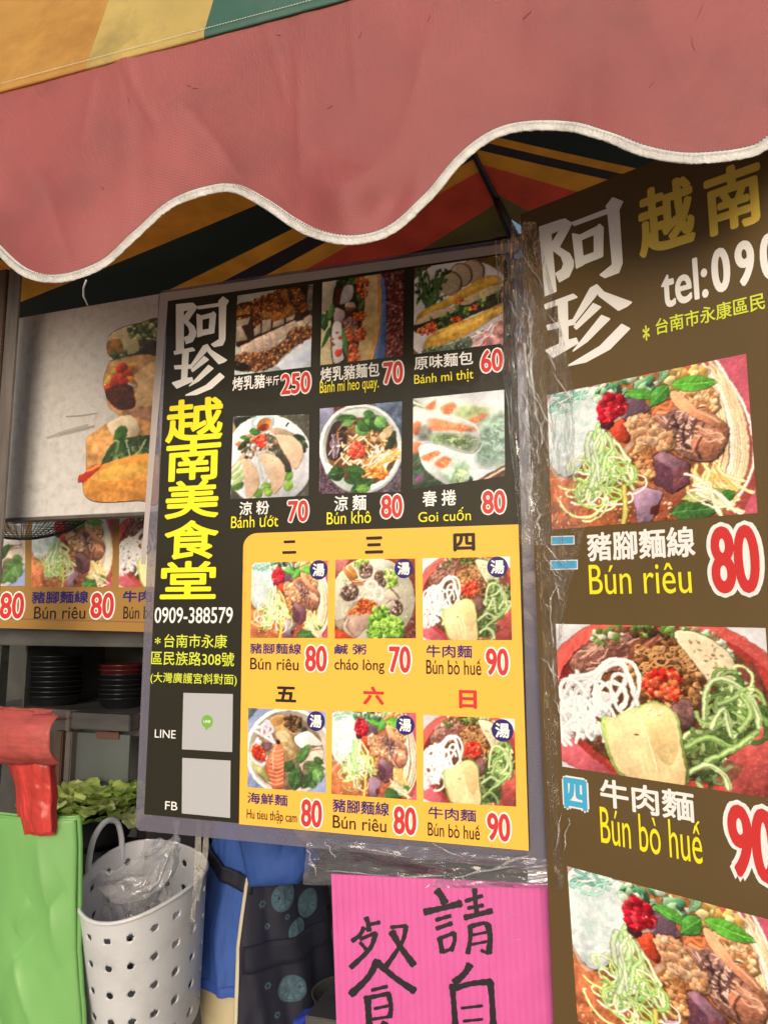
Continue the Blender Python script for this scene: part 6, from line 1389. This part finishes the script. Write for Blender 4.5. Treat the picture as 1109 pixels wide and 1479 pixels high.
# ------------------------------------------------------------------ person at work behind the menu
pc = front(1.80).hit(384, 1330); PB = Matrix.Translation((pc.x, pc.y + .04, 0)) @ Matrix.Rotation(math.atan2(FU.y, FU.x), 4, 'Z')
per = empty('person', PB, 'person in a blue shirt and navy patterned apron working behind the menu', 'person')
M_skin = mat('skin', (.42, .25, .17), rough=.5, noise=.08, nscale=20)
def skin_body():
    me = bpy.data.meshes.new('body'); P = {'pel': (0, .0, .86, .115, .10), 'waist': (.0, 0, 1.0, .105, .10), 'chest': (.03, 0, 1.16, .115, .13), 'neckb': (.07, 0, 1.30, .06, .06), 'neck': (.10, 0, 1.37, .046, .046), 'head': (.12, 0, 1.45, .072, .066), 'crown': (.12, 0, 1.535, .066, .062)}
    for s, n in ((1, 'l'), (-1, 'r')):
        P[n + 'hip'] = (0, .085 * s, .82, .085, .08); P[n + 'kn'] = (.02, .09 * s, .45, .055, .055); P[n + 'an'] = (-.02, .09 * s, .09, .036, .036); P[n + 'to'] = (.11, .10 * s, .035, .03, .03)
        P[n + 'sh'] = (.05, .165 * s, 1.25, .052, .05); P[n + 'el'] = (.10, .205 * s, 1.05, .037, .037); P[n + 'wr'] = (.21, .17 * s, 1.14, .024, .022); P[n + 'pa'] = (.245, .16 * s, 1.19, .014, .030)
    E = [('pel', 'waist'), ('waist', 'chest'), ('chest', 'neckb'), ('neckb', 'neck'), ('neck', 'head'), ('head', 'crown')]
    for n in 'lr': E += [('pel', n + 'hip'), (n + 'hip', n + 'kn'), (n + 'kn', n + 'an'), (n + 'an', n + 'to'), ('chest', n + 'sh'), (n + 'sh', n + 'el'), (n + 'el', n + 'wr'), (n + 'wr', n + 'pa')]
    for s, n in ((1, 'l'), (-1, 'r')):
        for k, (dy, L) in enumerate(((.030, .060), (.010, .072), (-.010, .068), (-.028, .052))):
            a = n + 'f%d' % k; P[a + 'a'] = (.258, .16 * s + dy * s, 1.215, .0095, .0095); P[a + 'b'] = (.262 + L * .2, .16 * s + dy * s * 1.1, 1.215 + L * .45, .0085, .0085); P[a + 'c'] = (.262 + L * .5, .16 * s + dy * s * 1.1, 1.215 + L * .62, .007, .007)
            E += [(n + 'pa', a + 'a'), (a + 'a', a + 'b'), (a + 'b', a + 'c')]
        P[n + 'ta'] = (.240, .16 * s - .036 * s, 1.185, .011, .011); P[n + 'tb'] = (.262, .16 * s - .058 * s, 1.215, .0085, .0085); E += [(n + 'wr', n + 'ta'), (n + 'ta', n + 'tb')]
    K = list(P); me.from_pydata([P[k][:3] for k in K], [(K.index(a), K.index(b)) for a, b in E], [])
    o = bpy.data.objects.new('body', me); COL.objects.link(o)
    md = o.modifiers.new('skin', 'SKIN'); md.use_smooth_shade = True
    for i, k in enumerate(K): me.skin_vertices[0].data[i].radius = P[k][3:5]
    me.skin_vertices[0].data[K.index('pel')].use_root = True
    sb = o.modifiers.new('sub', 'SUBSURF'); sb.levels = 2; sb.render_levels = 2
    nm = bpy.data.meshes.new_from_object(o.evaluated_get(bpy.context.evaluated_depsgraph_get())); bpy.data.objects.remove(o); nm.materials.clear()
    return link('body', nm, M_skin, per, True)
skin_body()
def ring(cx, cy, z, rx, ry, n=48, fold=0, seed=0, tilt=0):
    out = []
    for k in range(n):
        a = 2 * math.pi * k / n; f = 1 + fold * (nz(math.cos(a) * 2.4 + z * 1.5, math.sin(a) * 2.4, seed + z * 3) + .45 * math.sin(a * 11 + z * 14 + seed + 2 * nz(z * 5, a, 3)) + .5 * (1 - abs(nz(math.cos(a) * 5 + z * 5, math.sin(a) * 5, z * 2 + 9)) * 2))
        out.append(Vector((cx + rx * f * math.cos(a), cy + ry * f * math.sin(a), z + tilt * math.cos(a))))
    return out
def shirt_ring(z):
    cx = lerp_pts([(.60, -.015), (.85, -.02), (1.0, -.005), (1.16, .03), (1.28, .05)], z); rx = lerp_pts([(.60, .168), (.72, .165), (.86, .150), (.98, .128), (1.02, .132), (1.16, .142), (1.27, .09)], z); ry = lerp_pts([(.60, .215), (.86, .19), (1.0, .165), (1.16, .19), (1.27, .14)], z)
    fo = lerp_pts([(.60, .11), (.8, .085), (.95, .045), (1.0, .06), (1.1, .05)], z)
    return ring(cx, 0, z, rx, ry, 96, fo, 2, .02 if z < .7 else 0)
M_shirt = mat('royal blue jersey', (.028, .085, .33), rough=.75, noise=.10, nscale=18, bump=1.0, bscale=9, nstretch=(2.5, 2.5, .9))
o = loft('shirt', [shirt_ring(z) for z in np.linspace(.745, 1.27, 44)], M_shirt, per, False); o.modifiers.new('thickness', 'SOLIDIFY').thickness = .004
loft('shirt_hem', [[p * 1 + Vector((0, 0, dz)) + Vector((p.x, p.y, 0)).normalized() * e for p in shirt_ring(.745)] for dz, e in ((0, .0035), (.010, .0045), (.020, .003), (.021, .001))], mat('blue hem', (.026, .072, .34), rough=.75), per, False)
for s in (1, -1):
    tube('sleeve', [(.03, .13 * s, 1.235), (.055, .175 * s, 1.22), (.085, .200 * s, 1.10), (.10, .205 * s, 1.035), (.14, .195 * s, 1.045), (.18, .18 * s, 1.09)], [.062, .066, .060, .060, .052, .048], M_shirt, per, 20)
    M_kh = mat('khaki cotton', (.47, .40, .25), rough=.8, noise=.1, nscale=14, bump=.2, bscale=20) if s == 1 else M_kh
    loft('trouser_leg', [ring(cx, .085 * s, z, r * 1.25 if z > .6 else r * 1.1, r * 1.02, 32, .03, s * 4) for z, cx, r in ((.86, -.02, .085), (.70, -.012, .092), (.5, .015, .098), (.3, .005, .085), (.10, -.015, .078))], M_kh, per, False)
    bm = bmesh.new(); bmesh.ops.create_uvsphere(bm, u_segments=20, v_segments=12, radius=1)
    for v in bm.verts: v.co = Vector((.045 + v.co.x * .125, .095 * s + v.co.y * .048, .042 + max(v.co.z, -.9) * .045))
    frombm('shoe', bm, M_dark, per, True)
# apron: wraps the front (facing right), its tie band crossing the shirt
M_apron = mat('navy apron cloth', (.007, .008, .022), rough=.75, noise=.15, nscale=20, bump=.2, bscale=14)
def apron(z, a):
    r = shirt_ring(max(z, .655)); k = (a / (2 * math.pi) * 96) % 96; i = int(k); p = r[i].lerp(r[(i + 1) % 96], k - i); c = Vector((-.0, 0, 0)); d = Vector((p.x, p.y, 0)).normalized(); p = Vector((p.x, p.y, z)); return p + d * (.010 + .004 * nz(a * 4, z * 9, 5))
o = sheet('apron', lambda s, t: apron(.50 + .74 * t, -1.30 + (.25 if t > .62 else 0) * min((t - .62) * 6, 1) + s * (2.60 - 2 * (.25 if t > .62 else 0) * min((t - .62) * 6, 1))), 60, 80, M_apron, per, thick=.003)
sheet('apron_edge', lambda s, t: apron(.50 + .50 * t, -1.33 + .05 * s) + Vector((0, 0, 0)) + Vector((math.cos(-1.31), math.sin(-1.31), 0)) * .004, 3, 50, mat('cream edging', (.50, .46, .33), rough=.8), per, thick=.002)
band = []
for t in np.linspace(0, 1, 26):
    a = -1.20 - 1.9 * t; z = .975 + .05 * t; band.append((a, z))
sheet('tie_band', lambda s, t: apron(lerp_pts([(0, .955), (1, 1.045)], t) + .034 * s, -1.20 - 2.0 * t) + Vector((0, 0, .002)), 4, 40, M_apron, per, thick=.004)
for k, (a, dz) in enumerate(((-2.95, 0), (-3.05, .015))):
    sheet('tie_end', lambda s, t, a=a, dz=dz: apron(1.04 - .15 * t + dz, a + .09 * s + .22 * t) + Vector((-.012 - .01 * k, -.006, 0)), 3, 18, M_apron, per, thick=.003)
sheet('pocket_band', lambda s, t: apron(.80 + .055 * t, -1.24 + 2.4 * s) + Vector((.004, -.006, 0)), 40, 4, mat('plain navy band', (.006, .007, .020), rough=.8), per, thick=.003)
M_mot = mat('pale blue motif', (.05, .095, .125), rough=.8, noise=.45, nscale=60); M_mot2 = mat('motif ring', (.035, .07, .10), rough=.8)
def motif(z, a, r, flower=False):
    def pt(u, v): return apron(z + v, a + u / .165) + Vector((math.cos(a), math.sin(a), 0)) * .004
    if flower:
        V = []; F = []
        for k in range(6):
            q = 2 * math.pi * k / 6; o_ = len(V); V += [pt(r * .62 * math.cos(q) + r * .34 * math.cos(w), r * .62 * math.sin(q) + r * .34 * math.sin(w)) for w in np.linspace(0, 6.28, 9)[:-1]]; F.append(tuple(range(o_, o_ + 8)))
        return mesh('flower_motif', V, F, M_mot2, per)
    V = [pt(0, 0)]; F = []; mi = []; n = 36
    for rr in (.80, .86, .90, 1.0): V += [pt(r * rr * math.cos(2 * math.pi * k / n), r * rr * math.sin(2 * math.pi * k / n)) for k in range(n)]
    for k in range(n): F.append((0, 1 + k, 1 + (k + 1) % n)); mi.append(1 if k % 4 == 0 else 0)
    for j in range(3):
        for k in range(n): F.append((1 + j * n + k, 1 + j * n + (k + 1) % n, 1 + (j + 1) * n + (k + 1) % n, 1 + (j + 1) * n + k)); mi.append((1, 0, 1)[j])
    o_ = mesh('wheel_motif', V, F, [M_mot, M_mot2], per, False, mi)
for z, a, r in ((1.01, -.98, .030), (.945, -.72, .040), (.91, -.28, .040), (.865, -.50, .030), (.745, -.62, .036), (.63, -.95, .036), (1.10, -.7, .036)): motif(z, a, r * .8)
for z, a, r in ((.935, -1.03, .014), (.90, -.66, .010), (.885, -.93, .011), (.765, -.92, .012), (.70, -.80, .011), (.66, -.6, .012), (.97, -.45, .012)): motif(z, a, r * .7, True)
# head details (behind the menu): hair, ears, face
bm = bmesh.new(); bmesh.ops.create_uvsphere(bm, u_segments=28, v_segments=18, radius=1)
for v in bm.verts: v.co = Vector((.108 + v.co.x * .096, v.co.y * .090, 1.515 + v.co.z * .092))
bmesh.ops.delete(bm, geom=[v for v in bm.verts if v.co.x > .15 and v.co.z < 1.54], context='VERTS'); frombm('hair', bm, mat('black hair', (.012, .010, .009), rough=.5, bump=.5, bscale=90), per, True)
for s in (1, -1):
    bm = bmesh.new(); bmesh.ops.create_uvsphere(bm, u_segments=12, v_segments=8, radius=.009); bmesh.ops.translate(bm, verts=bm.verts, vec=(.181, .028 * s, 1.485)); frombm('eye', bm, mat('eye dark', (.03, .02, .02), rough=.2) if s == 1 else bpy.data.materials['eye dark'], per, True)
    bm = bmesh.new(); bmesh.ops.create_uvsphere(bm, u_segments=12, v_segments=8, radius=1)
    for v in bm.verts: v.co = Vector((.115 + v.co.x * .018, .074 * s + v.co.y * .010, 1.47 + v.co.z * .030))
    frombm('ear', bm, M_skin, per, True)
bm = bmesh.new(); bmesh.ops.create_uvsphere(bm, u_segments=12, v_segments=10, radius=1)
for v in bm.verts: v.co = Vector((.192 + v.co.x * .014, v.co.y * .013, 1.460 + v.co.z * .024))
frombm('nose', bm, M_skin, per, True)
bm = bmesh.new(); bmesh.ops.create_uvsphere(bm, u_segments=14, v_segments=8, radius=1)
for v in bm.verts: v.co = Vector((.178 + v.co.x * .008, v.co.y * .024, 1.425 + v.co.z * .006))
frombm('mouth', bm, mat('lips', (.32, .10, .09), rough=.4), per, True)
# blue dotted cloth and a steel tray edge near the pink sign
tp = front(1.62).hit(470, 1465)
V, F = lathe([(.001, 0), (.06, 0), (.075, .02), (.082, .055), (.086, .056), (.078, .05), (.07, .02), (.001, .006)], 36)
o = mesh('steel_pan', V, F, M_steel, None, True); o.location = (tp.x + .055, tp.y, tp.z - .01); tag(o, 'small steel pan beside the apron, half behind the pink sign', 'pan')
def cloth(s, t):
    a = 2 * math.pi * s; r = .05 * math.sin(math.pi * (.08 + .84 * t)) * (1 + .25 * nz(math.cos(a) * 2, math.sin(a) * 2, t * 4)); return Vector((r * math.cos(a) * 1.2, r * math.sin(a), .09 * t + .012 * nz(a, t * 3, 8)))
ct = front(1.56).hit(468, 1480)
o = sheet('cloth_bundle', cloth, 40, 22, mat('cobalt cloth', (.025, .05, .40), rough=.7, noise=.3, nscale=50), None); o.location = (ct.x, ct.y, ct.z - .05); tag(o, 'bunched cobalt blue cloth below the steel pan', 'cloth')
# the counter that carries them
ctr = empty('work_counter', at_base(480, 1470, 1.75), 'low steel work counter under the pan, mostly behind the pink sign', 'counter')
frontbox('counter_top', 1.45, 1.85, 440, 1512, 700, 1524, M_steel, ctr, .002); frontbox('leg', 1.50, 1.53, 450, 1525, 462, 2180, M_steel, ctr); frontbox('leg', 1.50, 1.53, 680, 1525, 692, 2180, M_steel, ctr)
